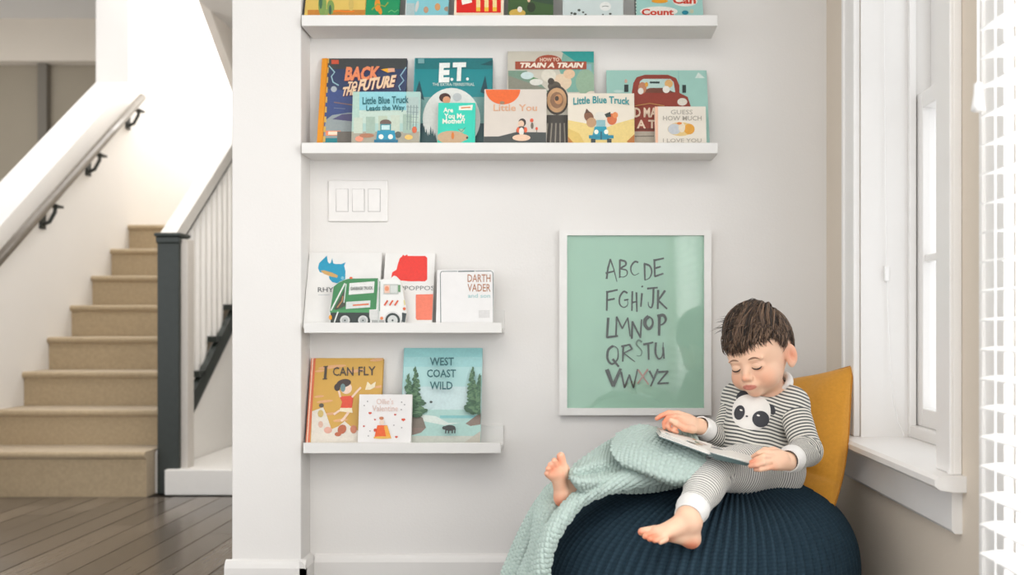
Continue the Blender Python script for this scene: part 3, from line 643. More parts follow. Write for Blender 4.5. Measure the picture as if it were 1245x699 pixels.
a.rect(401.5, 376.5, 449, 380.5, (74, 150, 92)); a.rect(402, 380, 450, 394, (52, 62, 58)); a.rect(449, 377, 461, 390, (216, 216, 212)); a.rect(452, 389, 492, 393, (170, 172, 168))
a.poly([(425, 344.3), (455.5, 342), (454.5, 356), (424, 358.4)], (228, 228, 224)); a.poly([(421, 367), (450.5, 365.2), (450, 373.6), (420.5, 375.6)], (214, 218, 214)); a.line([(429, 371.2), (448.5, 369.8)], 2, (222, 120, 80))
a.poly([(406, 376), (419, 352), (420, 372), (409, 377)], (70, 74, 62)); a.line([(402.5, 377.5), (419.5, 344.5)], 1.8, (222, 226, 220)); a.line([(406.5, 392), (411, 379)], 1.6, (222, 226, 220)); a.line([(418.3, 368), (421, 345)], 1.3, (200, 214, 204)); a.line([(410, 374), (416, 366), (417, 360)], 1.4, (180, 130, 80))
for cx in (419.5, 441.5): a.ell(cx, 389.5, 8.6, 8.6, (46, 54, 52)); a.ell(cx, 389.5, 6, 6, (206, 208, 204)); a.ell(cx, 389.5, 3.8, 3.8, (176, 180, 178)); a.ell(cx, 389.5, 1, 1, (60, 70, 66))
a.ell(477.5, 389, 10.5, 10.5, (220, 220, 216)); a.ell(477.5, 389.5, 9, 9, (50, 60, 58)); a.ell(477.5, 389.5, 6.2, 6.2, (206, 208, 204)); a.ell(477.5, 389.5, 1.2, 1.2, (60, 70, 66)); a.poly([(489, 380), (494.3, 381), (492.5, 392), (489, 391)], (60, 70, 70))
a.rect(459.4, 340, 461, 392, (200, 204, 200)); a.line([(462, 342), (461.6, 378)], 0.7, (90, 150, 120)); a.rect(466.5, 345.5, 484.5, 357.5, (190, 194, 188)); a.rect(467.5, 346.5, 474, 356.5, (234, 196, 176)); a.rect(475, 347, 483, 356, (212, 216, 210)); a.ell(470.5, 351, 2.6, 3, (232, 150, 110)); a.rect(484, 346.5, 487, 355, (96, 146, 100))
for k in range(3): a.line([(467.5+k*6.3, 371.5), (471.5+k*6.3, 365.3)], 2.0, (216, 92, 56))
a.ell(491.8, 375.5, 1.9, 1.9, (226, 110, 66)); a.ell(464.3, 387, 1.9, 1.9, (226, 130, 80)); a.ell(427, 338, 2, 1.3, (226, 100, 60)); a.ell(402, 386, 1.9, 3, (238, 160, 30)); a.line([(491.5, 365), (492.5, 371)], 1.6, (226, 214, 150))
a.build('illustration', tb, 0.0003)
t = Art(pl); t.text('GARBAGE TRUCK', 426.5, 453.5, 352.8, 349, (110, 116, 110), 0.02, 0, 0.03); t.build('title', tb, 0.0035)

# ---- lowest ledge
b = book(384, 466, 435.3, SZ4, (210, 164, 72), 'mustard yellow picture book with a flying girl in red and orange spine', spine=(214, 112, 74), zb=2.650, zt=2.7165, t=0.016)
a = b[1]
for q in ((404, 446, 17, 2.0), (432, 451, 12, 1.8), (458, 437.5, 8, 1.8), (389, 451, 6, 1.4), (462, 470, 9, 1.5), (388, 482, 6, 1.4), (395, 488, 10, 1.6), (414, 511, 9, 1.8), (402, 503, 8, 1.5)): a.ell(q[0], q[1], q[2], q[3], (222, 168, 120), rot=-6)
a.poly([(378, 500), (385, 498), (393, 495), (397, 504), (403, 522), (412, 518), (419, 512), (426, 518), (436, 524), (444, 516), (470, 530), (470, 541), (378, 541)], (226, 218, 204))
a.ell(421, 472, 7, 7, (238, 208, 186)); a.ell(418, 466, 9, 5, (70, 56, 50), rot=-12); a.ell(410, 471, 3.6, 4.4, (70, 56, 50)); a.ell(417, 471.5, 3, 5, (110, 140, 140)); a.poly([(413, 482), (430, 481), (428, 496), (414, 496), (416, 489)], (222, 78, 52)); a.poly([(414, 496), (428, 496), (429, 502), (412, 500)], (240, 226, 196)); a.line([(428, 483), (435, 475), (439, 471)], 2.4, (238, 206, 182)); a.line([(414, 483), (412, 475)], 2.4, (238, 206, 182)); a.line([(424, 501), (419, 508), (415, 512)], 3, (238, 206, 182)); a.line([(413, 499), (406, 504)], 2.6, (238, 206, 182))
a.poly([(444, 474), (447, 464), (451, 468), (457, 464), (456, 471), (450, 474)], (238, 224, 190)); a.ell(391, 493, 3, 2.6, (90, 84, 74)); a.ell(390, 503, 3.5, 4.5, (206, 180, 110)); a.ell(399, 523, 5, 4, (226, 170, 150)); a.ell(390, 516, 3, 4, (220, 180, 160)); a.ell(416, 522, 5, 6, (186, 100, 66), rot=35); a.ell(411, 528, 4, 2.6, (186, 100, 66)); a.ell(430, 522, 4, 5, (206, 130, 100))
T = b[2]; IK = (74, 66, 56)
T.line([(396.5, 446), (395.3, 461)], 3.0, IK); T.line([(393.5, 446), (399, 445.4)], 1.2, IK); T.line([(392.5, 461), (398, 460.6)], 1.2, IK); T.text('CAN', 405, 430, 457, 446.5, IK, 0.012, 0, 0.01); T.text('FLY', 436, 457, 456.5, 446, IK, 0.012, 0, 0.02); fin(b)
so = MB(); a0 = P(378.5, 435.5, 2.716); a1 = P(384, 435.5, 2.716)
so.raw([(a0.x, 2.652, SZ4+.001), (a1.x-0.002, 2.6505, SZ4+.001), (a1.x-0.002, 2.714, a1.z), (a0.x, 2.7155, a1.z), (a0.x, 2.661, SZ4+.001), (a1.x-0.002, 2.661, SZ4+.001), (a1.x-0.002, 2.7245, a1.z), (a0.x, 2.7245, a1.z)],
       [(0, 1, 2, 3), (7, 6, 5, 4), (0, 4, 5, 1), (3, 2, 6, 7), (0, 3, 7, 4), (1, 5, 6, 2)])
so.build('spine_face', mat((214, 116, 84), 0.45), b[0], label='turned coral spine')
pg = MB(); pg.raw([(a0.x+0.0035, 2.6505, SZ4+.001), (a0.x+0.0065, 2.650, SZ4+.001), (a0.x+0.0065, 2.7135, a1.z), (a0.x+0.0035, 2.714, a1.z)], [(0, 1, 2, 3)]); pg.build('spine_band', mat((238, 214, 190), 0.5), b[0])
b = book(492, 586.5, 423, SZ4, (176, 216, 214), 'pale teal picture book of a misty bay with fir trees and a black bear', spine=(140, 190, 190), zb=2.650, zt=2.7165, t=0.012)
a = b[1]; a.rect(486, 422, 592, 436, (146, 204, 204)); a.rect(486, 434, 592, 446, (160, 210, 210)); a.rect(486, 470, 592, 500, (200, 222, 222)); a.rect(486, 498, 592, 541, (170, 206, 198)); a.rect(535, 505, 578, 508.5, (130, 192, 192)); a.poly([(512, 504), (530, 506), (545, 514), (560, 514), (540, 517), (510, 511)], (214, 224, 216)); a.rect(486, 530, 592, 541, (196, 198, 186)); a.poly([(560, 541), (592, 524), (592, 541)], (186, 180, 166))
a.poly([(586.5, 502), (578, 506), (566, 515), (572, 518), (592, 516), (592, 500)], (138, 120, 108)); a.poly([(500, 500), (514, 508), (518, 520), (500, 528), (488, 530), (488, 500)], (128, 118, 106)); a.poly([(500, 520), (518, 520), (512, 526), (498, 530)], (140, 122, 112))
def fir(cx, y0, y1, wd, sd, c=(70, 108, 78)):
    rr = random.Random(sd); a.line([(cx, y0+6), (cx+1, y1+2)], 1.6, (82, 78, 66))
    for k in range(80):
        t = (k+0.5)/80; y = y0+(y1-y0)*t; ww = wd*(0.12+0.88*min(1, t*1.3))*rr.uniform(0.5, 1.0); dx = rr.uniform(-0.6, 0.6)*ww
        a.ell(cx+dx, y, ww*0.42, rr.uniform(1.6, 2.8), (c, (56, 92, 66), (98, 134, 98))[k % 3], n=8, rot=rr.uniform(-25, 25))
fir(505, 447, 506, 17, 1); fir(497, 456, 500, 12, 5); fir(575, 448, 503, 15, 2); fir(584, 457, 503, 12, 3)
a.ell(548, 521.5, 7, 3.6, (56, 58, 56)); a.ell(541.5, 521.5, 2.6, 2.2, (56, 58, 56)); 
for q in (543.5, 547, 551.5, 554.5): a.line([(q, 522), (q-0.5, 528)], 1.6, (56, 58, 56))
a.ell(525.5, 490.3, 1.8, 1.4, (70, 80, 76)); a.line([(486, 437), (486, 437.5)], 0.1, (70, 80, 76))
T = b[2]; TC = (20, 92, 96)
T.text('WEST', 524, 553, 446, 436.5, TC, 0.02); T.text('COAST', 520.5, 555.5, 460.3, 451, TC, 0.02); T.text('WILD', 524, 551.5, 475, 465.7, TC, 0.02); fin(b)
b = book(437, 501, 479.5, SZ4, (234, 231, 228), 'small white board book with scattered red hearts and a figure in orange', board=True, t=0.013, zb=2.627, zt=2.650)
a = b[1]
for q in ((450, 502, 2.0), (480.5, 504, 1.5), (490.5, 510, 2.4), (482, 531, 1.8), (442.5, 518, 1.3), (456, 510, 1.2)): a.ell(q[0]-q[2]*0.4, q[1], q[2]*0.62, q[2]*0.6, (214, 78, 48), n=10); a.ell(q[0]+q[2]*0.4, q[1], q[2]*0.62, q[2]*0.6, (214, 78, 48), n=10); a.poly([(q[0]-q[2], q[1]), (q[0]+q[2], q[1]), (q[0], q[1]+q[2])], (214, 78, 48))
for q in ((447, 488), (443, 493), (488.5, 489), (492, 492), (488, 498), (479, 517), (488.5, 520), (450, 524), (448, 530)): a.ell(q[0], q[1], 0.9, 0.7, (150, 146, 144), n=8)
a.poly([(459, 517), (471, 517), (476, 533), (455, 533)], (232, 96, 36)); a.poly([(467, 518), (471, 517), (476, 533), (470, 533)], (240, 170, 60)); a.ell(465, 532, 11, 1.6, (228, 178, 80)); a.ell(464.5, 513.5, 3, 3.4, (236, 214, 196)); a.ell(464, 508.5, 2.8, 2, (206, 130, 90)); a.ell(456.5, 523, 2, 2, (206, 70, 40))
T = b[2]; T.text("Ollie's", 458, 478.5, 491.5, 484.5, (228, 196, 184), 0.0); T.text('Valentine', 453, 484, 500, 493, (228, 196, 184), 0.0); fin(b)

# ------------------------------------------------------------------ light switch
S = thing('light_switch', 'white triple rocker light switch plate between the ledges', 'switch', P(435.5, 270, ZB))
zq = ZB-0.006
c = P(435.7, 244.5, ZB); ww = 72.5*ZB/F/2; hh = 50.5*ZB/F/2
MB().box(c.x-ww, c.x+ww, zq, ZB-0.0005, c.z-hh, c.z+hh, 0.003).build('plate', mat((230, 227, 223), 0.35, 'switch_plastic'), S)
for k, px in enumerate((416, 435.8, 455)):
    q = P(px, 243.5, zq); a0 = 7.0*ZB/F; b0 = 13.3*ZB/F; tl = (0.0035, 0.0035, -0.0005)[k]
    MB().raw([(q.x-a0, zq-0.0006, q.z-b0), (q.x+a0, zq-0.0006, q.z-b0), (q.x+a0, zq-0.001-tl if tl > 0 else zq-0.003, q.z+b0), (q.x-a0, zq-0.001-tl if tl > 0 else zq-0.003, q.z+b0),
              (q.x-a0, zq+0.001, q.z-b0), (q.x+a0, zq+0.001, q.z-b0), (q.x+a0, zq+0.001, q.z+b0), (q.x-a0, zq+0.001, q.z+b0)],
             [(0, 1, 2, 3), (7, 6, 5, 4), (0, 4, 5, 1), (3, 2, 6, 7), (0, 3, 7, 4), (1, 5, 6, 2)]).build('rocker', mat((232, 229, 225), 0.3, 'switch_plastic'), S)
    MB().box(q.x-a0-0.0012, q.x+a0+0.0012, zq-0.0003, zq+0.0005, q.z-b0-0.0012, q.z+b0+0.0012).build('rocker_gap', mat((150, 146, 142), 0.6), S)

# ------------------------------------------------------------------ framed alphabet print
fr = thing('framed_print', 'white framed mint green print of the hand-drawn alphabet, on the wall beside the child', 'picture', P(772, 505, 2.72))
zf = 2.705; zo = ZB-0.0005
o0 = P(680, 279.5, zf); o1 = P(864.8, 504.8, zf); i0 = P(689.5, 286, zf); i1 = P(856.3, 496.3, zf)
FRM = mat((228, 226, 222), 0.35, 'white_frame')
def rail(pts):
    # mitred frame rail
    V = [(x, zf, z) for x, z in pts]+[(x, zo, z) for x, z in pts]
    obj('frame_rail', V, [(0, 1, 2, 3), (7, 6, 5, 4), (0, 4, 5, 1), (1, 5, 6, 2), (2, 6, 7, 3), (3, 7, 4, 0)], FRM, fr)
A, B, C, Dd = (o0.x, o0.z), (o1.x, o0.z), (o1.x, o1.z), (o0.x, o1.z)
a_, b_, c_, d_ = (i0.x, i0.z), (i1.x, i0.z), (i1.x, i1.z), (i0.x, i1.z)
for q in ((A, B, b_, a_), (B, C, c_, b_), (C, Dd, d_, c_), (Dd, A, a_, d_)): rail(q)
zp = zf+0.010
MB().box(i0.x-0.002, i1.x+0.002, zp, zp+0.003, i1.z-0.002, i0.z+0.002).build('print', mat((156, 194, 172), 0.6, 'mint_paper', 0.03, 12), fr)
MB().box(i0.x, i1.x, zp-0.005, zp-0.003, i1.z, i0.z).build('glass', PGLASS, fr)
pl = Plane((0, zp-0.0003, 0.5), (1, 0, 0), (0, 0, 1))
a = Art(pl)
INK = (52, 62, 54)
G = {
'A': [[(0.1, 1), (0.2, .5), (.42, 0), (.7, .45), (1, 1.15)], [(0, .72), (.75, .62)]],
'B': [[(.12, 0), (.1, 1)], [(.1, .02), (.7, .1), (.75, .3), (.2, .48), (.85, .58), (.9, .82), (.5, .95), (.1, .92)]],
'C': [[(.9, .1), (.5, .05), (.1, .4), (.15, .8), (.5, 1), (1, .85)]],
'D': [[(.1, .05), (.15, 1)], [(.0, .02), (.7, .15), (.95, .5), (.7, .85), (.15, 1)]],
'E': [[(.1, .05), (.15, 1)], [(.05, .12), (1, 0)], [(.1, .55), (.7, .45)], [(.15, .98), (.95, .82)]],
'F': [[(.1, .05), (.05, 1)], [(.0, .12), (1, 0)], [(.08, .5), (.75, .42)]],
'G': [[(.9, .1), (.5, 0), (.1, .35), (.1, .8), (.5, 1), (.9, .85), (.9, .55)], [(.55, .55), (1, .5)]],
'H': [[(.1, 0), (.0, .95)], [(.85, .05), (.95, 1)], [(.05, .55), (.9, .5)]],
'i': [[(.5, .35), (.3, 1)], [(.45, 0), (.65, .06)]],
'J': [[(.0, .05), (1, 0)], [(.6, .03), (.55, .7), (.4, .98), (.15, .9), (.1, .7)]],
'K': [[(.1, 0), (.05, 1)], [(.8, .05), (.1, .55), (1, .98)]],
'L': [[(.15, 0), (.05, 1), (.95, .93)]],
'M': [[(.1, 1), (.15, .0), (.5, .6), (.85, .05), (1, 1)]],
'N': [[(.05, 1), (.1, .1), (.85, .95), (.95, 0)]],
'O': [[(.5, 0), (.12, .25), (.1, .7), (.5, 1), (.9, .7), (.88, .25), (.5, 0)]],
'P': [[(.25, .05), (.2, 1)], [(.0, .1), (.7, .05), (1, .25), (.7, .45), (.2, .52)]],
'Q': [[(.5, .05), (.1, .25), (.05, .65), (.4, .88), (.85, .65), (.85, .2), (.5, .05)], [(.45, .65), (.95, 1)]],
'R': [[(.12, .05), (.08, 1)], [(.0, .1), (.6, .0), (.8, .25), (.15, .5), (1, 1)]],
'S': [[(.9, .12), (.4, 0), (.1, .25), (.85, .65), (.7, .95), (.1, .95)]],
'T': [[(.0, .12), (1, 0)], [(.5, .08), (.55, 1)]],
'U': [[(.1, 0), (.05, .65), (.4, 1), (.8, .8), (.9, 0)], [(.88, .3), (1, 1)]],
'V': [[(.0, .05), (.45, 1), (1, 0)]],
'W': [[(.0, .15), (.2, 1), (.5, .3), (.75, 1), (1, 0)]],
'X': [[(.05, .05), (1, 1)], [(.95, 0), (.0, .95)]],
'Y': [[(.05, .1), (.5, .55)], [(1, 0), (.2, 1)]],
'Z': [[(.1, .1), (.95, .05), (.05, .95), (1, .9)]],
}
LT = [('A', 193, 233, 132, 200, 6.5), ('B', 240, 272, 133, 198, 6.5), ('C', 280, 312, 138, 188, 6), ('D', 328, 358, 146, 206, 6.5), ('E', 362, 400, 128, 194, 6.5),
      ('F', 195, 236, 240, 314, 6.5), ('G', 240, 274, 246, 302, 6), ('H', 286, 305, 245, 318, 6), ('i', 312, 332, 226, 300, 6.5), ('J', 340, 378, 232, 304, 6.5), ('K', 376, 410, 240, 308, 7.5),
      ('L', 196, 238, 340, 408, 8.5), ('M', 224, 280, 336, 404, 6), ('N', 284, 322, 346, 412, 7), ('O', 330, 362, 334, 378, 12), ('P', 376, 406, 326, 402, 10),
      ('Q', 198, 242, 434, 512, 8), ('R', 250, 296, 434, 494, 6.5), ('S', 300, 324, 418, 476, 6), ('T', 326, 362, 426, 488, 7), ('U', 368, 400, 426, 484, 7),
      ('V', 198, 246, 520, 580, 13), ('W', 248, 306, 522, 586, 6.5), ('X', 306, 345, 520, 575, 6), ('Y', 346, 378, 520, 582, 6.5), ('Z', 376, 415, 526, 574, 7)]
def smooth2(pts, n=5):
    if len(pts) < 4: return pts
    out = []
    for i in range(len(pts)-1):
        p0 = pts[max(i-1, 0)]; p1 = pts[i]; p2 = pts[i+1]; p3 = pts[min(i+2, len(pts)-1)]
        for k in range(n):
            t = k/n
            out.append(tuple(0.5*((2*p1[j])+(-p0[j]+p2[j])*t+(2*p0[j]-5*p1[j]+4*p2[j]-p3[j])*t*t+(-p0[j]+3*p1[j]-3*p2[j]+p3[j])*t**3) for j in (0, 1)))
    out.append(pts[-1]); return out
for ch, x0, x1, y0, y1, wd in LT:
    col = (176, 138, 124) if ch == 'X' else ((88, 120, 100) if ch == 'S' else INK)
    for st in G[ch]:
        q = [(670+(x0+(x1-x0)*u)/2.914, 270+(y0+(y1-y0)*v)/2.914) for u, v in st]
        if ch in 'BCDGJOPQSU' and len(q) > 3: q = smooth2(q)
        m = len(q); ws = [wd/2.914*(0.72+0.38*math.sin(1.3+3.1*i/m)) for i in range(m)]
        if ch in 'MN LVWZEFK': ws = [wd/2.914*(1.1-0.35*i/m) for i in range(m)]
        if ch in 'BCDGJOPQSU' or len(q) == 2: a.line(q, ws, col)
        else:
            for i in range(m-1):
                d = Vector((q[i+1][0]-q[i][0], q[i+1][1]-q[i][1])).normalized()*0.5
                a.line([(q[i][0]-d.x, q[i][1]-d.y), ((q[i][0]+q[i+1][0])/2, (q[i][1]+q[i+1][1])/2), (q[i+1][0]+d.x, q[i+1][1]+d.y)], [ws[i], ws[i]*0.9, ws[i+1]*0.85], col)
a.build('lettering', fr, 0.0)

# ------------------------------------------------------------------ beanbag pouf
BC = np.array([0.315, 2.305, 0.238]); BR = np.array([0.368, 0.405, 0.238]); BN = 2.45; PN_ = 2.35
def bag_level(p):
    q = (np.asarray(p)-BC)/BR
    r = (np.abs(q[..., 0])**PN_+np.abs(q[..., 1])**PN_)**(1/PN_)
    return (np.abs(r)**BN+np.abs(q[..., 2])**BN)**(1/BN)
def bag_push(V, gap=0.006):
    """lift any point that lies inside the beanbag out to its surface"""
    V = np.array(V, dtype=float); d = V-BC; f = bag_level(V); k = np.maximum(f, 1e-3)
    tgt = 1+gap/0.3
    s = np.where(f < tgt, tgt/k, 1.0)
    return BC+d*s[..., None]
def knit_mat(name, rgb, amp, su, sv, dist):
    m = bpy.data.materials.new(name); m.use_nodes = True; nt = m.node_tree; b = nt.nodes['Principled BSDF']
    b.inputs['Roughness'].default_value = 0.95; b.inputs['Specular IOR Level'].default_value = 0.1
    l = s2l(rgb)
    uv = nt.nodes.new('ShaderNodeUVMap'); mp = nt.nodes.new('ShaderNodeMapping'); mp.inputs['Scale'].default_value = (su, sv, 1)
    vo = nt.nodes.new('ShaderNodeTexVoronoi'); vo.inputs['Scale'].default_value = 1; vo.voronoi_dimensions = '2D'; vo.inputs['Randomness'].default_value = 0.25
    nt.links.new(uv.outputs[0], mp.inputs[0]); nt.links.new(mp.outputs[0], vo.inputs['Vector'])
    r = nt.nodes.new('ShaderNodeValToRGB'); r.color_ramp.elements[0].color = (*[min(1, v*(1+amp)) for v in l], 1); r.color_ramp.elements[1].color = (*[v*(1-amp) for v in l], 1)  # valleys between stitches darkened, their shade put into the yarn colour
    r.color_ramp.elements[1].position = 0.8
    nt.links.new(vo.outputs['Distance'], r.inputs[0]); nt.links.new(r.outputs[0], b.inputs['Base Color'])
    bp = nt.nodes.new('ShaderNodeBump'); bp.invert = True; bp.inputs['Strength'].default_value = 0.8; bp.inputs['Distance'].default_value = dist
    nt.links.new(vo.outputs['Distance'], bp.inputs['Height']); nt.links.new(bp.outputs[0], b.inputs['Normal'])
    return m
def grid_obj(name, Pn, m, parent=None, uv=None, wrap=False, thick=0.0, label=None):
    """a (nu, nv, 3) grid of points as one smooth mesh, with uv"""
    nu, nv, _ = Pn.shape
    V = Pn.reshape(-1, 3)
    Fc = []; idx = np.arange(nu*nv).reshape(nu, nv)
    a = idx[:-1, :-1].ravel(); b = idx[1:, :-1].ravel(); c = idx[1:, 1:].ravel(); d = idx[:-1, 1:].ravel()
    Fc = np.stack([a, b, c, d], 1)
    if wrap:
        Fc = np.concatenate([Fc, np.stack([idx[-1, :-1], idx[0, :-1], idx[0, 1:], idx[-1, 1:]], 1)])
    o = obj(name, V, Fc.tolist(), m, parent, smooth=True, label=label)
    if uv is not None:
        l = o.data.uv_layers.new(name='UVMap'); U = uv.reshape(-1, 2)
        vi = np.zeros(len(o.data.loops), dtype=np.int32); o.data.loops.foreach_get('vertex_index', vi)
        l.data.foreach_set('uv', U[vi].ravel())
    if thick:
        md = o.modifiers.new('cloth_thickness', 'SOLIDIFY'); md.thickness = thick; md.offset = 0
    return o
NR = 104; SUB = 9; NU = NR*SUB; NV = 110
th = np.arange(NU)/NU*2*PI
ph = np.linspace(0.02, 0.985, NV)
pole = np.array([0.42, 2.30])                      # ribs run down from the seat
pts = np.zeros((NU, NV, 3)); uv = np.zeros((NU, NV, 2))
for j, t in enumerate(ph):
    a = t*PI
    # superellipse meridian
    ca, sa = math.cos(a), math.sin(a)
    k = 1/((abs(sa)**BN+abs(ca)**BN)**(1/BN))
    r = sa*k; zz = ca*k
    offx = (pole[0]-BC[0])*max(0, 1-t*2)**1.5 if t < 0.5 else 0; offy = (pole[1]-BC[1])*(max(0, 1-t*2)**1.5) if t < 0.5 else 0
    rib = (np.abs(np.sin(th*NR/2))**0.8)
    w = min(1, r*2.2)
    lump = 0.006*np.sin(3*th+1.2)+0.004*np.sin(5*th+4*t)
    R = r*(1+lump)*1.0
    d = (rib-0.6)*0.0105*w; pk = (np.abs(np.cos(th))**PN_+np.abs(np.sin(th))**PN_)**(-1/PN_); R = R*pk
    pts[:, j, 0] = BC[0]+offx+np.cos(th)*(R*BR[0]+d*abs(sa))
    pts[:, j, 1] = BC[1]+offy+np.sin(th)*(R*BR[1]+d*abs(sa))
    pts[:, j, 2] = BC[2]+zz*BR[2]+d*ca*0.9
    uv[:, j, 0] = np.arange(NU)/SUB; uv[:, j, 1] = t*PI*0.36*120
pts[:, :, 0] = np.minimum(pts[:, :, 0], XR-0.004-0.01*0)
KN = knit_mat('navy_knit', (39, 56, 67), 0.3, 2.0, 0.8, 0.0012)
bag = thing('beanbag', 'large round navy ribbed knit beanbag in the corner under the child', 'beanbag', (BC[0], BC[1], 0))
grid_obj('knit_cover', pts, KN, bag, uv, wrap=True)
cap = MB()
cap.lathe([(0.012, -0.003), (0.018, 0.0), (0.012, 0.004)], (pole[0], pole[1], BC[2]+BR[2]-0.002), 16)
cap.build('crown_button', mat((40, 54, 62), 0.9), bag, smooth=True)

# ------------------------------------------------------------------ signed-distance modelling
class Field:
    def __init__(s, lo, hi, h):
        s.lo = np.array(lo, float); s.h = h; s.n = np.ceil((np.array(hi)-s.lo)/h).astype(int)+1
        s.D = np.full(tuple(s.n), 1.0, dtype=np.float32)
    def _sub(s, lo, hi, pad):
        a = np.maximum(0, np.floor((np.array(lo)-pad-s.lo)/s.h).astype(int)); b = np.minimum(s.n, np.ceil((np.array(hi)+pad-s.lo)/s.h).astype(int)+1)
        if np.any(b <= a): return None
        ax = [s.lo[i]+s.h*np.arange(a[i], b[i]) for i in range(3)]
        X, Y, Z = np.meshgrid(*ax, indexing='ij', copy=False)
        return (slice(a[0], b[0]), slice(a[1], b[1]), slice(a[2], b[2])), X.astype(np.float32), Y.astype(np.float32), Z.astype(np.float32)
    def _blend(s, sl, d, k, op):
        C = s.D[sl]
        if op == 'add':
            if k > 0:
                h = np.clip(0.5+0.5*(C-d)/k, 0, 1); s.D[sl] = C*(1-h)+d*h-k*h*(1-h)
            else: s.D[sl] = np.minimum(C, d)
        else:
            if k > 0:
                h = np.clip(0.5-0.5*(C+d)/k, 0, 1); s.D[sl] = C*(1-h)+(-d)*h+k*h*(1-h)
            else: s.D[sl] = np.maximum(C, -d)
    def cone(s, a, b, ra, rb, k=0.01, op='add', flat=None):
        a = np.array(a, float); b = np.array(b, float); R = max(ra, rb)+k+0.006
        q = s._sub(np.minimum(a, b)-R, np.maximum(a, b)+R, 0.0)
        if q is None: return
        sl, X, Y, Z = q; ab = b-a; L2 = float(ab@ab)+1e-12
        px, py, pz = X-a[0], Y-a[1], Z-a[2]
        t = np.clip((px*ab[0]+py*ab[1]+pz*ab[2])/L2, 0, 1)
        dx, dy, dz = px-t*ab[0], py-t*ab[1], pz-t*ab[2]
        if flat is not None:
            nrm, f = flat; nrm = np.array(nrm, float); nrm /= np.linalg.norm(nrm); dn = dx*nrm[0]+dy*nrm[1]+dz*nrm[2]
            l = np.sqrt(dx*dx+dy*dy+dz*dz+dn*dn*(1/f**2-1))
        else: l = np.sqrt(dx*dx+dy*dy+dz*dz)
        s._blend(sl, (l-(ra+(rb-ra)*t)).astype(np.float32), k, op)
    def ell(s, c, r, M=None, k=0.01, op='add'):
        """ellipsoid; M: 3x3 whose rows are the local axes in world space"""
        c = np.array(c, float); r = np.array(r, float); R = r.max()+k+0.006
        q = s._sub(c-R, c+R, 0.0)
        if q is None: return
        sl, X, Y, Z = q; px, py, pz = X-c[0], Y-c[1], Z-c[2]
        if M is None: M = np.eye(3)
        u = [(M[i, 0]*px+M[i, 1]*py+M[i, 2]*pz) for i in range(3)]
        k0 = np.sqrt(sum((u[i]/r[i])**2 for i in range(3))); k1 = np.sqrt(sum((u[i]/r[i]**2)**2 for i in range(3)))+1e-9
        s._blend(sl, (k0*(k0-1)/k1).astype(np.float32), k, op)
    def chain(s, pts, rad, k=0.01, **kw):
        for i in range(len(pts)-1): s.cone(pts[i], pts[i+1], rad[i], rad[i+1], k, **kw)
    def mesh(s):
        """surface nets"""
        D = s.D; S = D < 0
        nx, ny, nz = D.shape
        cnt = np.zeros((nx-1, ny-1, nz-1), np.uint8)
        for i in (0, 1):
            for j in (0, 1):
                for k in (0, 1): cnt += S[i:nx-1+i, j:ny-1+j, k:nz-1+k]
        cells = np.argwhere((cnt > 0) & (cnt < 8))
        idx = -np.ones(cnt.shape, np.int32); idx[tuple(cells.T)] = np.arange(len(cells))
        acc = np.zeros((len(cells), 3)); num = np.zeros(len(cells))
        cor = [(i, j, k) for i in (0, 1) for j in (0, 1) for k in (0, 1)]
        for a in cor:
            for ax in range(3):
                if a[ax]: continue
                b = list(a); b[ax] = 1
                A = cells+np.array(a); B = cells+np.array(b)
                da = D[tuple(A.T)].astype(float); db = D[tuple(B.T)].astype(float); m = (da < 0) != (db < 0)
                t = np.where(m, da/(da-db+1e-20), 0)
                p = A+t[:, None]*(B-A); acc[m] += (p-0)[m]; num[m] += 1
        V = s.lo+s.h*(acc/num[:, None])
        quads = []
        for ax in range(3):
            sl0 = [slice(1, n-1) for n in D.shape]; sl1 = list(sl0); sl0[ax] = slice(0, D.shape[ax]-1); sl1[ax] = slice(1, D.shape[ax])
            A = S[tuple(sl0)]; B = S[tuple(sl1)]; e = np.argwhere(A != B); ins = A[tuple(e.T)]
            p = e.copy(); o1, o2 = [i for i in range(3) if i != ax]
            p[:, o1] += 1; p[:, o2] += 1
            def g(d1, d2):
                q = p.copy(); q[:, o1] -= d1; q[:, o2] -= d2; return idx[tuple(q.T)]
            q = np.stack([g(1, 1), g(0, 1), g(0, 0), g(1, 0)], 1)
            flip = ins if ax != 1 else ~ins
            q[~flip] = q[~flip][:, ::-1]
            quads.append(q)
        Q = np.concatenate(quads); Q = Q[(Q >= 0).all(1)]
        return V, Q
def fobj(name, f, m, parent, attrs=None, label=None, smooth_it=0):
    V, Q = f.mesh()
    for _ in range(smooth_it):
        # simple laplacian smoothing along quad edges
        acc = np.zeros_like(V); n = np.zeros(len(V))
        for a, b in ((0, 1), (1, 2), (2, 3), (3, 0)):
            np.add.at(acc, Q[:, a], V[Q[:, b]]); np.add.at(n, Q[:, a], 1); np.add.at(acc, Q[:, b], V[Q[:, a]]); np.add.at(n, Q[:, b], 1)
        V = V*0.5+0.5*acc/np.maximum(n, 1)[:, None]
    o = obj(name, V, Q.tolist(), m, parent, smooth=True, label=label)
    if attrs:
        for k, fn in attrs.items():
            val = fn(V)
            if val.ndim == 1:
                a = o.data.attributes.new(k, 'FLOAT', 'POINT'); a.data.foreach_set('value', val.astype(np.float32))
            else:
                a = o.data.attributes.new(k, 'FLOAT_COLOR', 'POINT'); a.data.foreach_set('color', np.concatenate([val, np.ones((len(val), 1))], 1).astype(np.float32).ravel())
    o.data.update()
    return o, V, Q

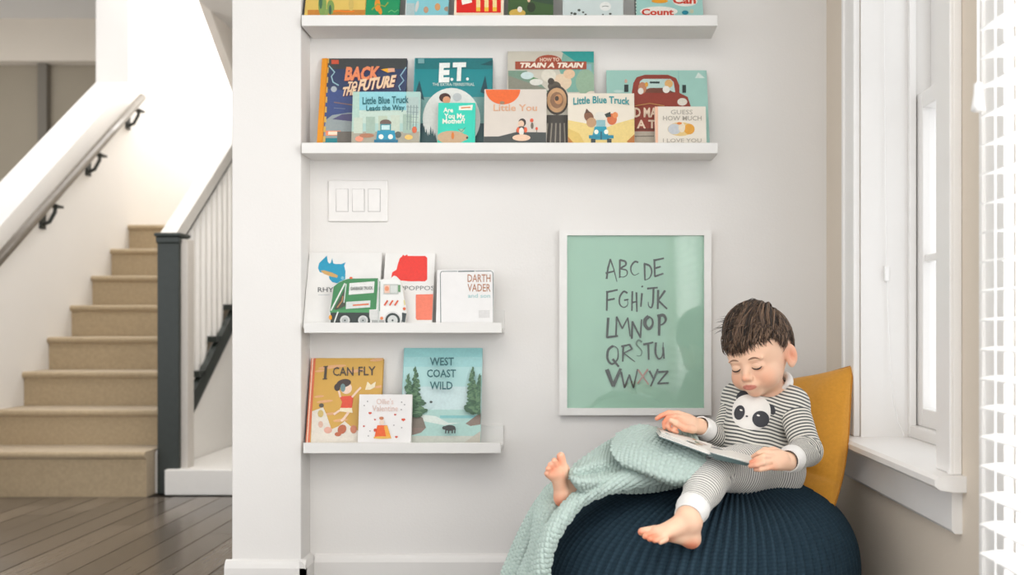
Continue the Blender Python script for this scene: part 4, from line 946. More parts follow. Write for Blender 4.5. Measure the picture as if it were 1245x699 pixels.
def seg_t(V, a, b):
    a = np.array(a, float); b = np.array(b, float); ab = b-a; L = np.linalg.norm(ab)
    t = np.clip(((V-a)@ab)/L**2, 0, 1); d = np.linalg.norm(V-a-t[:, None]*ab, axis=1)
    return t*L, d, L
def chain_coord(V, pts):
    best = np.full(len(V), 9.0); co = np.zeros(len(V)); s0 = 0
    for i in range(len(pts)-1):
        a = np.array(pts[i], float); b = np.array(pts[i+1], float); ab = b-a; L = np.linalg.norm(ab)
        t = ((V-a)@ab)/L**2; tc_ = np.clip(t, 0, 1)
        if i == 0: te = np.minimum(t, 1)
        elif i == len(pts)-2: te = np.maximum(t, 0)
        else: te = tc_
        d = np.linalg.norm(V-a-tc_[:, None]*ab, axis=1)
        m = d < best; co[m] = s0+te[m]*L; best[m] = d[m]; s0 += L
    return co

def stripe_mat(name, light, dark, period, duty):
    m = bpy.data.materials.new(name); m.use_nodes = True; nt = m.node_tree; b = nt.nodes['Principled BSDF']
    b.inputs['Roughness'].default_value = 0.9; b.inputs['Specular IOR Level'].default_value = 0.15; b.inputs['Sheen Weight'].default_value = 0.2
    at = nt.nodes.new('ShaderNodeAttribute'); at.attribute_name = 'stripe'
    a = nt.nodes.new('ShaderNodeMath'); a.operation = 'DIVIDE'; a.inputs[1].default_value = period
    fr_ = nt.nodes.new('ShaderNodeMath'); fr_.operation = 'FRACT'
    pp = nt.nodes.new('ShaderNodeMath'); pp.operation = 'PINGPONG'; pp.inputs[1].default_value = 0.5
    mr = nt.nodes.new('ShaderNodeMapRange'); mr.inputs['From Min'].default_value = duty*0.5-0.05; mr.inputs['From Max'].default_value = duty*0.5+0.05
    mx = nt.nodes.new('ShaderNodeMix'); mx.data_type = 'RGBA'
    mx.inputs['A'].default_value = (*s2l(dark), 1); mx.inputs['B'].default_value = (*s2l(light), 1)
    nt.links.new(at.outputs['Fac'], a.inputs[0]); nt.links.new(a.outputs[0], pp.inputs[0])
    nt.links.new(pp.outputs[0], mr.inputs['Value']); nt.links.new(mr.outputs['Result'], mx.inputs['Factor']); nt.links.new(mx.outputs['Result'], b.inputs['Base Color'])
    tc = nt.nodes.new('ShaderNodeTexCoord'); n2 = nt.nodes.new('ShaderNodeTexNoise'); n2.inputs['Scale'].default_value = 500
    nt.links.new(tc.outputs['Object'], n2.inputs['Vector']); bp = nt.nodes.new('ShaderNodeBump'); bp.inputs['Strength'].default_value = 0.25; bp.inputs['Distance'].default_value = 0.001
    nt.links.new(n2.outputs['Fac'], bp.inputs['Height']); nt.links.new(bp.outputs[0], b.inputs['Normal'])
    return m

# ------------------------------------------------------------------ the child
def n3(v): v = np.array(v, float); return v/np.linalg.norm(v)
kid = thing('person', 'small child in striped panda pyjamas sitting on the beanbag, looking at a book', 'person', P(915, 590, 2.27))
p = lambda x, y, z: np.array(P(x, y, z))
# head frame
yaw, pit, rol = math.radians(38), math.radians(11), math.radians(8)
Fd = np.array([-math.sin(yaw)*math.cos(pit), -math.cos(yaw)*math.cos(pit), -math.sin(pit)])
Ld = np.array([math.cos(yaw), -math.sin(yaw), 0.0]); Ud = np.cross(Fd, Ld)*1.0
if Ud[2] < 0: Ud = -Ud
Ld, Ud = Ld*math.cos(rol)+Ud*math.sin(rol), Ud*math.cos(rol)-Ld*math.sin(rol)
HO = p(923, 431, 2.255); HM = np.array([Ld, Fd, Ud]); HS = 0.99
def H(a, b, c): return HO+HS*(a*Ld+b*Fd+c*Ud)
NK = p(937, 473, 2.30)
pel = p(925, 566, 2.30); chest = p(923, 503, 2.285)
shl = p(963, 491, 2.235); shr = p(898, 484, 2.345)
hipl = p(942, 571, 2.245); hipr = p(905, 569, 2.34)
knl = p(868, 571, 2.09); anl = p(837, 628, 1.93)
knr = p(795, 556, 2.21); anr = p(704, 589, 2.09)
ell_ = p(981, 548, 2.16); wrl_ = p(958, 560, 2.035)
elr = p(879, 538, 2.27); wrr = p(851, 518, 2.18)

f = Field((-0.07, 1.86, 0.34), (0.62, 2.44, 0.93), 0.0021)
# torso, limbs
f.cone(pel, chest, 0.062, 0.06, 0.03); f.cone(chest, NK, 0.055, 0.03, 0.03); f.cone(shl, shr, 0.032, 0.032, 0.03)
f.cone(NK, H(0, -0.012, -0.06), 0.031, 0.034, 0.02)
for a, b, c, r in ((hipl, knl, anl, 1), (hipr, knr, anr, 1)): f.chain([a, b, c], [0.045, 0.034, 0.023], 0.02)
f.chain([shl, ell_, wrl_], [0.028, 0.022, 0.017], 0.012); f.chain([shr, elr, wrr], [0.028, 0.022, 0.017], 0.012)
# head
f.ell(H(0, -0.010, 0.022), (0.072*HS, 0.087*HS, 0.080*HS), HM, 0.02)
f.ell(H(0, 0.020, -0.031), (0.057*HS, 0.057*HS, 0.057*HS), HM, 0.022)
f.ell(H(0, 0.045, 0.018), (0.052, 0.030, 0.040), HM, 0.02)
for sd in (-1, 1):
    f.ell(H(sd*0.033, 0.044, -0.045), (0.025, 0.026, 0.026), HM, 0.016)
    f.ell(H(sd*0.027, 0.092, -0.013), (0.017, 0.014, 0.010), HM, 0.012, 'sub')
    f.ell(H(sd*0.027, 0.0655, -0.014), (0.0150, 0.0140, 0.0125), HM, 0.004)
    f.ell(H(sd*0.027, 0.074, 0.003), (0.018, 0.006, 0.004), HM, 0.010)
f.ell(H(0, 0.054, -0.077), (0.018, 0.018, 0.013), HM, 0.016)
f.cone(H(0, 0.073, -0.006), H(0, 0.085, -0.032), 0.0055, 0.0075, 0.010)
f.ell(H(0, 0.088, -0.037), (0.0095, 0.0095, 0.0082), HM, 0.005)
for sd in (-1, 1):
    f.ell(H(sd*0.0095, 0.082, -0.040), (0.0058, 0.0075, 0.0055), HM, 0.004)
    f.ell(H(sd*0.005, 0.088, -0.0465), (0.0024, 0.003, 0.002), HM, 0.002, 'sub')
f.ell(H(0, 0.071, -0.058), (0.022, 0.014, 0.012), HM, 0.012)
f.cone(H(-0.017, 0.070, -0.0570), H(0, 0.0810, -0.0585), 0.0022, 0.0038, 0.003); f.cone(H(0.017, 0.070, -0.0570), H(0, 0.0810, -0.0585), 0.0022, 0.0038, 0.003)
f.cone(H(-0.013, 0.071, -0.0635), H(0.013, 0.071, -0.0635), 0.0038, 0.0038, 0.003); f.ell(H(0, 0.0755, -0.0650), (0.010, 0.0055, 0.0042), HM, 0.003)
f.cone(H(-0.020, 0.073, -0.0555), H(0, 0.0860, -0.0620), 0.0014, 0.0016, 0.0015, 'sub'); f.cone(H(0.020, 0.073, -0.0555), H(0, 0.0860, -0.0620), 0.0014, 0.0016, 0.0015, 'sub')
for sd in (-1, 1):
    EM = np.array([n3(sd*Ld*0.86+Fd*0.5), n3(Fd*0.86-sd*Ld*0.5), Ud])
    f.ell(H(sd*0.0755, -0.013, -0.012), (0.0068, 0.0165, 0.0265), EM, 0.004)
    f.ell(H(sd*0.0745, -0.008, -0.030), (0.006, 0.009, 0.012), EM, 0.004)
    f.ell(H(sd*0.0820, -0.008, -0.011), (0.0062, 0.0100, 0.0175), EM, 0.002, 'sub')
    f.ell(H(sd*0.0785, -0.014, -0.004), (0.0035, 0.005, 0.012), EM, 0.003)
# his right hand, pointing
PN = n3(np.cross(p(824, 505, 2.15)-wrr, (0, 1, 0.3)))
kn = [p(824, 503, 2.155), p(822, 507, 2.14), p(823, 512, 2.127), p(826, 517, 2.118)]
for i, q in enumerate(kn): f.cone(wrr+(q-kn[1])*0.4, q, 0.0125, 0.0085, 0.007)
f.ell((wrr*0.45+kn[1]*0.55), (0.022, 0.019, 0.015), None, 0.01)
def fg(ps, r0=0.0066, r1=0.0050, k=0.0018): f.chain(ps, list(np.linspace(r0, r1, len(ps))), k)
fg([kn[0], p(813, 502, 2.145), p(804, 505.5, 2.138), p(798.5, 509, 2.133)], 0.0076, 0.0050)
fg([kn[1], p(812.5, 508, 2.13), p(808, 514, 2.123), p(808, 520, 2.12)], 0.0074, 0.0054)
fg([kn[2], p(815, 512.5, 2.115), p(812, 518, 2.11), p(815, 523, 2.113)], 0.0072, 0.0052)
fg([kn[3], p(821, 518, 2.108), p(819, 523, 2.105), p(823, 525, 2.112)], 0.0066, 0.0050)
fg([p(842, 522, 2.13), p(832, 520, 2.107), p(822, 514, 2.098), p(816, 511, 2.096)], 0.0100, 0.0058, 0.004)
# his left hand, holding the book's corner
kl = [p(940, 552, 2.005), p(938, 556.5, 1.992), p(938.5, 562, 1.985), p(941.5, 567, 1.985)]
for i, q in enumerate(kl): f.cone(wrl_+(q-kl[1])*0.45, q, 0.0130, 0.0088, 0.007)
f.ell((wrl_*0.45+kl[1]*0.55), (0.020, 0.018, 0.019), None, 0.01)
fg([kl[0], p(930, 549.5, 1.99), p(922, 551.5, 1.99), p(915.5, 555, 2.0)], 0.0076, 0.0050)
fg([kl[1], p(928, 555.5, 1.972), p(920, 558.5, 1.97), p(913.5, 562, 1.975)], 0.0074, 0.0052)
fg([kl[2], p(928, 562.5, 1.965), p(919, 565.0, 1.962), p(912.5, 566.5, 1.968)], 0.0072, 0.0052)
fg([kl[3], p(931, 569, 1.97), p(924, 570.5, 1.966), p(918.5, 570.5, 1.972)], 0.0066, 0.0050)
fg([p(952, 553, 2.04), p(941, 548, 2.045), p(930, 547.5, 2.045), p(922, 551, 2.04)], 0.0095, 0.0058, 0.004)
# his left foot, over the front of the beanbag
hA = p(840.5, 655, 1.935); bA = p(799, 648, 1.905); aA = p(838, 634, 1.93)
f.cone(anl, aA, 0.023, 0.0245, 0.012); f.cone(aA, hA, 0.022, 0.0185, 0.012); f.cone(hA, bA, 0.0165, 0.0115, 0.012); f.cone(aA, bA, 0.022, 0.0125, 0.012); f.cone(p(822, 641, 1.915), p(806, 652, 1.890), 0.016, 0.0095, 0.01)
for a, b, r in (((797, 643.5, 1.915), (780.5, 646.5, 1.905), 0.0090), ((795, 648.5, 1.900), (784.5, 652, 1.888), 0.0068), ((799, 651.5, 1.890), (790, 655, 1.880), 0.0064), ((804, 654, 1.885), (796, 657, 1.875), 0.0060), ((810, 656, 1.882), (803, 659, 1.872), 0.0056)):
    f.cone(p(*a), p(*b), r, r*0.95, 0.0025)
# his right foot, sole outward
hB = p(684.5, 605, 2.065); bB = p(677.5, 576, 2.05); aB = p(701, 591, 2.09)
f.cone(anr, aB, 0.023, 0.023, 0.01); f.cone(aB, hB, 0.021, 0.0195, 0.012); f.cone(hB, bB, 0.0175, 0.0165, 0.012, flat=((0.55, 0.8, 0), 0.8)); f.cone(aB, p(684, 572, 2.065), 0.019, 0.013, 0.012); f.cone(p(671, 577, 2.050), p(685, 569, 2.060), 0.0115, 0.0120, 0.01)
for a, b, r in (((684.5, 566, 2.055), (681.8, 554.5, 2.052), 0.0092), ((676.5, 567, 2.048), (674, 560, 2.042), 0.0068), ((671.5, 570, 2.046), (669.2, 565, 2.040), 0.0064), ((668, 574, 2.045), (666.3, 570, 2.038), 0.0060), ((666, 578, 2.046), (664.5, 575.5, 2.039), 0.0055)):
    f.cone(p(*a), p(*b), r, r, 0.0025)

lip_p = [H(-0.012, 0.077, -0.061), H(0, 0.083, -0.061), H(0.012, 0.077, -0.061)]
SKIN = np.array(s2l((233, 190, 161))); RED = np.array(s2l((226, 128, 92))); LIP = np.array(s2l((204, 116, 102)))
def skin_col(V):
    c = np.tile(SKIN, (len(V), 1))
    def mixin(w, col): c[:] = c*(1-w[:, None])+col*w[:, None]
    def sp(q, r): return np.clip(1-np.linalg.norm(V-q, axis=1)/r, 0, 1)
    for q, r, a in ((H(0.036, 0.062, -0.045), 0.032, 0.45), (H(-0.036, 0.062, -0.045), 0.032, 0.45), (H(0, 0.097, -0.037), 0.016, 0.5), (H(0.080, -0.01, -0.012), 0.03, 0.7), (H(0, 0.066, -0.09), 0.02, 0.3)): mixin(sp(q, r)*a, RED)
    for q, r, a in ((p(806, 512, 2.13), 0.045, 0.9), (p(826, 520, 2.11), 0.03, 0.6), (p(914, 562, 1.975), 0.03, 0.8), (p(935, 572, 1.98), 0.025, 0.6), (p(840, 666, 1.925), 0.028, 1.2), (p(790, 657, 1.88), 0.030, 1.1), (p(815, 664, 1.89), 0.026, 1.0), (p(777, 648, 1.90), 0.016, 0.8)): mixin(np.clip(sp(q, r)*a*1.15, 0, 0.85), RED)
    sole = np.clip(1-np.abs((V-hB)@n3((0.55, 0.8, 0.1))+0.014)/0.012, 0, 1)*(np.linalg.norm(V-(hB+bB)/2, axis=1) < 0.08); mixin(sole*0.25, RED)
    mixin(sp(hB+np.array((-.008, -.012, -.014)), 0.03)*0.9, RED); mixin(sp(p(672, 570, 2.04), 0.03)*0.8, RED); mixin(sp(p(682, 556, 2.05), 0.02)*0.5, RED)
    q = (V-HO)@HM.T/HS
    lip = (q[:, 1] > 0.066)*np.clip(1.25-((q[:, 0]/0.0170)**2+((q[:, 2]+0.0612)/0.0068)**2), 0, 0.25)*4
    mixin(np.clip(lip, 0, 1)*0.85, LIP)
    return c
SK = bpy.data.materials.new('child_skin'); SK.use_nodes = True; nt = SK.node_tree; b_ = nt.nodes['Principled BSDF']
at = nt.nodes.new('ShaderNodeAttribute'); at.attribute_name = 'tint'; nt.links.new(at.outputs['Color'], b_.inputs['Base Color'])
b_.inputs['Roughness'].default_value = 0.55; b_.inputs['Subsurface Weight'].default_value = 0.12; b_.inputs['Subsurface Scale'].default_value = 0.02; b_.inputs['Subsurface Radius'].default_value = (1, 0.35, 0.2)
body, BV, BQ = fobj('body', f, SK, kid, {'tint': skin_col}, smooth_it=1)
del f
bvh = BVHTree.FromPolygons([tuple(v) for v in BV], BQ.tolist())

# clothes
SH_L, SH_D = (222, 218, 208), (82, 84, 84)
SHM = stripe_mat('striped_jersey', SH_L, SH_D, 0.0082, 0.46)
TRM = stripe_mat('striped_trouser_jersey', (224, 221, 214), (132, 131, 128), 0.0066, 0.42)
WHC = mat((236, 234, 230), 0.85, 'white_rib_cotton', 0.03, 200, 0.5, 500)
def fold(V, amp=0.002): return amp*np.sin(V[:, 2]*95+V[:, 0]*40)*np.sin(V[:, 1]*50+V[:, 0]*70)
f = Field((0.26, 2.10, 0.40), (0.66, 2.46, 0.80), 0.0025)
up = n3(NK-pel)
f.cone(pel+up*0.006, chest, 0.080, 0.073, 0.03); f.cone(chest, chest*0.35+NK*0.65, 0.070, 0.050, 0.03); f.cone(shl, NK+np.array((0.018, 0.0, 0.004)), 0.029, 0.028, 0.02); f.cone(shl, shr, 0.034, 0.036, 0.03)
f.ell(p(905, 532, 2.24), (0.055, 0.05, 0.055), None, 0.04)
f.cone(p(905, 556, 2.22), p(940, 560, 2.22), 0.045, 0.05, 0.03)
f.cone(shl, shl*0.8+ell_*0.2, 0.034, 0.034, 0.02); f.cone(shr, shr*0.8+elr*0.2, 0.040, 0.036, 0.02)
f.cone(p(893, 545, 2.20), p(946, 545, 2.16), 0.0022, 0.0022, 0.006, 'sub'); f.cone(p(900, 535, 2.18), p(955, 538, 2.18), 0.002, 0.002, 0.008, 'sub')
f.cone(NK, H(0, -0.012, -0.06), 0.040, 0.060, 0.004, 'sub')
body_up = np.array(up)
def torso_stripe(V): return (V-pel)@body_up+0.10*(V[:, 0]-0.46)*0.9+0.6*((V[:, 0]-0.45)**2)+0.0012*np.sin(V[:, 0]*90)
shirt, SV, SQ = fobj('shirt', f, SHM, kid, {'stripe': torso_stripe}, label='grey and white striped pyjama top', smooth_it=2)
sbvh = BVHTree.FromPolygons([tuple(v) for v in SV], SQ.tolist())
# collar band
def torus(name, c, nrm, R, r, m, parent, sq=1.0, seg=40):
    nrm = n3(nrm); a = n3(np.cross(nrm, (0, 0, 1)) if abs(nrm[2]) < 0.9 else np.cross(nrm, (1, 0, 0))); b = np.cross(nrm, a)
    t = np.linspace(0, 2*PI, seg, endpoint=False); u = np.linspace(0, 2*PI, 12, endpoint=True)
    T_, U_ = np.meshgrid(t, u, indexing='ij')
    G_ = c+(R+r*np.cos(U_))[..., None]*(np.cos(T_)[..., None]*a+np.sin(T_)[..., None]*b)+(r*sq*np.sin(U_))[..., None]*nrm
    return grid_obj(name, G_, m, parent, wrap=True)
nkd = n3(H(0, -0.012, -0.06)-NK)
cN = NK*1.0+nkd*0.000
torus('collar', cN+np.array((0.003, -0.006, 0.008)), np.array((-0.50, -0.42, 0.80)), 0.044, 0.0085, WHC, kid, 1.4)

def sleeve(name, a, b, c, ra, rb, rc, cuff_l, m, coordpts):
    d = n3(c-b); c2 = c-d*cuff_l
    lo = np.minimum(np.minimum(a, b), c)-0.08; hi = np.maximum(np.maximum(a, b), c)+0.08
    f = Field(lo, hi, 0.0023)
    f.cone(a, b, ra, rb, 0.012); f.cone(b, c2, rb, rc, 0.012)
    for k in range(3):
        q = b+d*0.01*k; f.cone(q+np.array((-.03, -.03, 0.01*k)), q+np.array((.03, -.03, 0.012*k)), 0.0018, 0.0018, 0.006, 'sub')
    o, V_, Q_ = fobj(name, f, m, kid, {'stripe': lambda V: chain_coord(V, coordpts)}, smooth_it=2)
    return c2, d
def cuff(name, c2, c1, r0, r1):
    d = n3(c1-c2); L = np.linalg.norm(c1-c2); a = n3(np.cross(d, (0, 0, 1))); b = np.cross(d, a)
    prof = [(r0*0.8, -0.004), (r0, -0.001), (r0*1.02, 0.003), (r0, L*0.3), (r1*1.03, L*0.7), (r1*1.03, L*0.96), (r1*0.99, L), (r1*0.9, L-0.002)]
    n = 48; G_ = np.zeros((n, len(prof), 3))
    for i in range(n):
        t = 2*PI*i/n
        for j, (r, h) in enumerate(prof): G_[i, j] = c2+d*h+(a*math.cos(t)+b*math.sin(t))*(r*(1+0.006*math.cos(24*t)))
    grid_obj(name, G_, WHC, kid, wrap=True)
c2, d = sleeve('sleeve', shl, ell_, wrl_, 0.0365, 0.034, 0.029, 0.030, SHM, [shl, ell_, wrl_])
cuff('cuff', c2-d*0.002, wrl_+d*0.002, 0.030, 0.0245)
c2, d = sleeve('sleeve', shr, elr, wrr, 0.038, 0.032, 0.027, 0.030, SHM, [shr, elr, wrr])
cuff('cuff', c2-d*0.002, wrr+d*0.002, 0.028, 0.0235)
# trousers: seat and both legs as one piece
f = Field((-0.03, 1.90, 0.38), (0.64, 2.46, 0.66), 0.0026)
f.cone(hipl, hipr, 0.072, 0.070, 0.03); f.cone(pel, pel+up*0.01, 0.082, 0.08, 0.02)
dl = n3(anl-knl); al2 = anl-dl*0.032; dr_ = n3(anr-knr); ar2 = anr-dr_*0.02
f.chain([hipl, hipl*0.45+knl*0.55, knl, al2], [0.064, 0.056, 0.046, 0.033], 0.015)
f.cone(knl, knl*0.5+al2*0.5, 0.046, 0.043, 0.01)
f.chain([hipr, knr, ar2], [0.060, 0.045, 0.031], 0.015)
for k in range(4):
    q = knl+n3(hipl-knl)*(0.012+0.011*k); f.cone(q+np.array((-.05, -.04, 0.06)), q+np.array((.03, -.065, -0.03)), 0.0018, 0.0018, 0.006, 'sub')
lp = [hipl, knl, al2]; rp = [hipr, knr, ar2]
def tro(V):
    l = chain_coord(V, lp); r = chain_coord(V, rp)
    dl_ = np.minimum(seg_t(V, hipl, knl)[1], seg_t(V, knl, al2)[1]); dr2 = np.minimum(seg_t(V, hipr, knr)[1], seg_t(V, knr, ar2)[1])
    return np.where(dl_ < dr2+0.01, l, r)
trou, TV, TQ = fobj('trousers', f, TRM, kid, {'stripe': tro}, label='pale grey finely striped pyjama trousers', smooth_it=2)
cuff('ankle_cuff', al2-dl*0.004, anl+dl*0.002, 0.0350, 0.0290)
cuff('ankle_cuff', ar2-dr_*0.004, anr+dr_*0.004, 0.032, 0.028)

# panda face sewn on the shirt: flat shapes laid on the cloth
def ray_on(tree, px, py):
    d = Vector(((px-VX)/F, 1.0, -(py-VY)/F)).normalized(); o = Vector((0, 0, EYE))+d*1.2
    h = tree.ray_cast(o, d)
    return h[0], h[1], d
def decal(name, tree, cx, cy, rx, ry, rot, m, lift, parent, squ=2.0, N=40, R=9, mod=None, label=None):
    V = []; Fc = []; r_ = math.radians(rot)
    def put(x, y):
        X = cx+x*math.cos(r_)-y*math.sin(r_); Y = cy+x*math.sin(r_)+y*math.cos(r_)
        h, nn, d = ray_on(tree, X, Y)
        if h is None: return None
        return h-d*lift
    last = put(0, 0); V.append(last)
    for j in range(1, R+1):
        for i in range(N):
            t = 2*PI*i/N; c_, s_ = math.cos(t), math.sin(t); k = (abs(c_)**squ+abs(s_)**squ)**(-1/squ); g = mod(t) if mod else 1.0
            q = put(rx*c_*k*g*j/R, ry*s_*k*g*j/R)
            if q is None: q = V[1+(j-2)*N+i] if j > 1 else last
            V.append(q)
    for i in range(N): Fc.append((0, 1+i, 1+(i+1) % N))
    for j in range(1, R):
        for i in range(N): Fc.append((1+(j-1)*N+i, 1+j*N+i, 1+j*N+(i+1) % N, 1+(j-1)*N+(i+1) % N))
    return obj(name, V, Fc, m, parent, smooth=True, label=label)
PW = mat((226, 222, 216), 0.85, 'applique_white'); PB = mat((58, 58, 62), 0.85, 'applique_black')
pf = decal('panda_face', sbvh, 913.5, 501, 23.5, 21.5, 6, PW, 0.0026, kid, 2.3, label='white applique panda face')
decal('panda_ear', sbvh, 902.5, 481.5, 8.0, 6.0, -35, PB, 0.0016, kid); decal('panda_ear', sbvh, 938.5, 498, 4.0, 6.5, -20, PB, 0.0016, kid)
decal('eye_patch', sbvh, 899, 501.5, 6.5, 9.0, 14, PB, 0.0036, kid); decal('eye_patch', sbvh, 925, 509.5, 10.5, 10.0, 20, PB, 0.0036, kid)
decal('applique_eye', sbvh, 901, 498.5, 1.8, 1.0, 20, PW, 0.0046, kid, N=16, R=3); decal('applique_eye', sbvh, 922, 505, 2.0, 1.1, 15, PW, 0.0046, kid, N=16, R=3)
decal('applique_nose', sbvh, 908, 506, 1.6, 1.1, 10, PB, 0.0046, kid, N=16, R=3)

# eyelashes and brows follow the face
def face_line(name, pts, r, m, lift=0.0003, n=14, parent=None):
    out = []
    for i in range(n):
        t = i/(n-1)*(len(pts)-1); k = min(int(t), len(pts)-2); u = t-k
        a_, c_ = pts[k][0]*(1-u)+pts[k+1][0]*u, pts[k][1]*(1-u)+pts[k+1][1]*u
        h = bvh.ray_cast(Vector(H(a_, 0.14, c_)), Vector(-Fd))
        if h[0] is not None: out.append(h[0]+Vector(Fd)*lift)
    rr = [r*(0.35+0.65*math.sin(PI*i/(len(out)-1))) for i in range(len(out))]
    return MB().tube(out, rr, 6).build(name, m, parent or kid, smooth=True)
LASH = mat((44, 34, 30), 0.6, 'dark_lash'); BROW = mat((132, 98, 78), 0.8, 'brown_brow'); LIDC = mat((196, 142, 118), 0.6, 'eyelid_crease')
for sd in (-1, 1):
    face_line('eyelashes', smooth2([(sd*0.0150, -0.0165), (sd*0.020, -0.0200), (sd*0.027, -0.0215), (sd*0.035, -0.0200), (sd*0.0395, -0.0165)], 3), 0.0021, LASH)
    face_line('eyebrow', smooth2([(sd*0.012, 0.003), (sd*0.020, 0.0055), (sd*0.030, 0.006), (sd*0.041, 0.002)], 3), 0.0024, BROW, -0.0008)
    face_line('eyelid_crease', smooth2([(sd*0.016, -0.0085), (sd*0.022, -0.0055), (sd*0.030, -0.0055), (sd*0.038, -0.0095)], 3), 0.0006, LIDC, -0.0002)

# ------------------------------------------------------------------ hair: a fitted cap and many tapering locks
HAIR = bpy.data.materials.new('dark_brown_hair'); HAIR.use_nodes = True; nt = HAIR.node_tree; b_ = nt.nodes['Principled BSDF']
b_.inputs['Roughness'].default_value = 0.5; b_.inputs['Specular IOR Level'].default_value = 0.35
gi = nt.nodes.new('ShaderNodeAttribute'); gi.attribute_name = 'lock'; r = nt.nodes.new('ShaderNodeValToRGB')
r.color_ramp.elements[0].color = (*s2l((40, 32, 27)), 1); r.color_ramp.elements[1].color = (*s2l((128, 102, 82)), 1)
nt.links.new(gi.outputs['Fac'], r.inputs[0]); nt.links.new(r.outputs[0], b_.inputs['Base Color'])
HC = (0, -0.012, 0.024); HR = (0.0725, 0.0880, 0.0820)
def edir(a, b):          # a: angle round the head from the face (0 = front, + = his left), b: elevation
    return np.array((math.sin(a)*math.cos(b), math.cos(a)*math.cos(b), math.sin(b)))
def hairline(a):
    """lowest elevation of the hair (deg) at azimuth a (deg, 0 front)"""
    x = ((a+180) % 360)-180
    xs = [-180, -125, -108, -95, -82, -70, -50, -25, -8, 8, 25, 42, 55, 66, 76, 86, 100, 112, 128, 180]
    ys = [-44, -36, -14, 4, -22, -8, -2, -4, 2, 6, 8, 11, 9, 2, -14, -6, 2, -16, -36, -44]
    return np.interp(x, xs, ys)
cap_ = []; na, nb = 96, 26
G_ = np.zeros((na, nb, 3))
for i in range(na):
    a = -180+360*i/na; lowb = hairline(a)+3
    for j in range(nb):
        b = lowb+(90-lowb)*j/(nb-1); d3 = edir(math.radians(a), math.radians(b))
        lift = 0.001+0.003*min(1, j/6)+0.005*max(0, math.sin(math.radians(b)))
        G_[i, j] = H(*(np.array(HC)+d3*(np.array(HR)+lift)))
def lockattr(o, val):
    a_ = o.data.attributes.new('lock', 'FLOAT', 'POINT'); a_.data.foreach_set('value', np.asarray(val, np.float32))
hc = grid_obj('hair_cap', G_, HAIR, kid, wrap=True); lockattr(hc, np.full(na*nb, 0.25))
crown = edir(math.radians(155), math.radians(62)); rr = random.Random(11)
V = []; Fc = []; lk = []
def add_lock(path, w0, w1, tone):
    """a lock: flattened tapering tube with a raised middle"""
    m = len(path); base = len(V)
    for i, q in enumerate(path):
        q = np.array(q); d_ = n3(np.array(path[min(i+1, m-1)])-np.array(path[max(i-1, 0)]))
        rad = n3(q-np.array(H(*HC))); s_ = n3(np.cross(d_, rad)); t = i/(m-1)
        w = (w0*(1-t)+w1*t)*(1-0.85*max(0, (t-0.6)/0.4)**1.5)*min(1, 0.35+t*4); h = w*0.5
        V.extend([q+s_*w, q+rad*h, q-s_*w, q-rad*h*0.6]); lk.extend([tone]*4)
    for i in range(m-1):
        for k in range(4): Fc.append((base+i*4+k, base+i*4+(k+1) % 4, base+(i+1)*4+(k+1) % 4, base+(i+1)*4+k))
    Fc.append((base, base+3, base+2, base+1)); e = base+(m-1)*4; Fc.append((e, e+1, e+2, e+3))
NLK = 1500
for n in range(NLK):
    a = rr.uniform(-180, 180)
    ax = abs(a); front = max(0, 1-ax/60)
    end_b = hairline(a)+rr.uniform(-5, 10)*(0.6 if ax > 60 else 1.0)-(rr.uniform(0, 6)*front)-(7*max(0, math.sin(a*0.21+1.0))**3*front)
    if rr.random() < 0.45: end_b += rr.uniform(5, 45)
    tgt = edir(math.radians(a+rr.uniform(-3, 3)), math.radians(min(end_b, 80)))
    st = n3(crown+np.array((rr.uniform(-.25, .25), rr.uniform(-.25, .35), rr.uniform(-.1, .1))))
    ang = math.acos(max(-1, min(1, float(st@tgt))))
    if ang < 0.25: continue
    t0 = rr.uniform(0.0, 0.45)*min(1, ang); m = 9; path = []
    clump = math.floor(a/9); swirl = rr.uniform(-0.10, 0.10)+0.12+0.30*math.sin(clump*12.9898)
    lift0 = rr.uniform(0.004, 0.014)
    for i in range(m):
        t = t0+(1-t0)*i/(m-1)
        d3 = (math.sin((1-t)*ang)*st+math.sin(t*ang)*tgt)/math.sin(ang)
        pr = n3(np.cross(st, tgt)); d3 = n3(d3+pr*swirl*math.sin(t*PI)*0.5)
        top_ = max(0, d3[2])
        lf = 0.004+lift0*math.sin(PI*min(1, t*1.05))*(0.6+0.9*top_)+0.004*top_ + (0.006*front*t*t)
        if ax > 60: lf *= 0.55
        path.append(H(*(np.array(HC)+d3*(np.array(HR)+lf))))
    add_lock(path, rr.uniform(0.0016, 0.0030), rr.uniform(0.0008, 0.0016), rr.random()**2.0)
for n in range(900):
    a = rr.uniform(-180, 180); lo_ = hairline(a)+4; b = rr.uniform(lo_, min(85, lo_+rr.choice((18, 35, 70)))); st = edir(math.radians(a), math.radians(b))
    dn = n3(np.array((-0.45*math.cos(math.radians(a))+rr.uniform(-.4, .4), 0.45+rr.uniform(-.3, .3), -1.0))); dn = n3(dn-st*(dn@st)); L = rr.uniform(0.16, 0.36); path = []
    for i in range(7):
        t = i/6; d3 = n3(st*math.cos(L*(t-0.5))+dn*math.sin(L*(t-0.5))); lf = (0.006+0.007*math.sin(PI*t))*(0.6 if abs(a) > 60 else 1)+0.007*max(0, d3[2])
        path.append(H(*(np.array(HC)+d3*(np.array(HR)+lf))))
    add_lock(path, rr.uniform(0.0013, 0.0022), 0.0008, rr.random()**1.3)
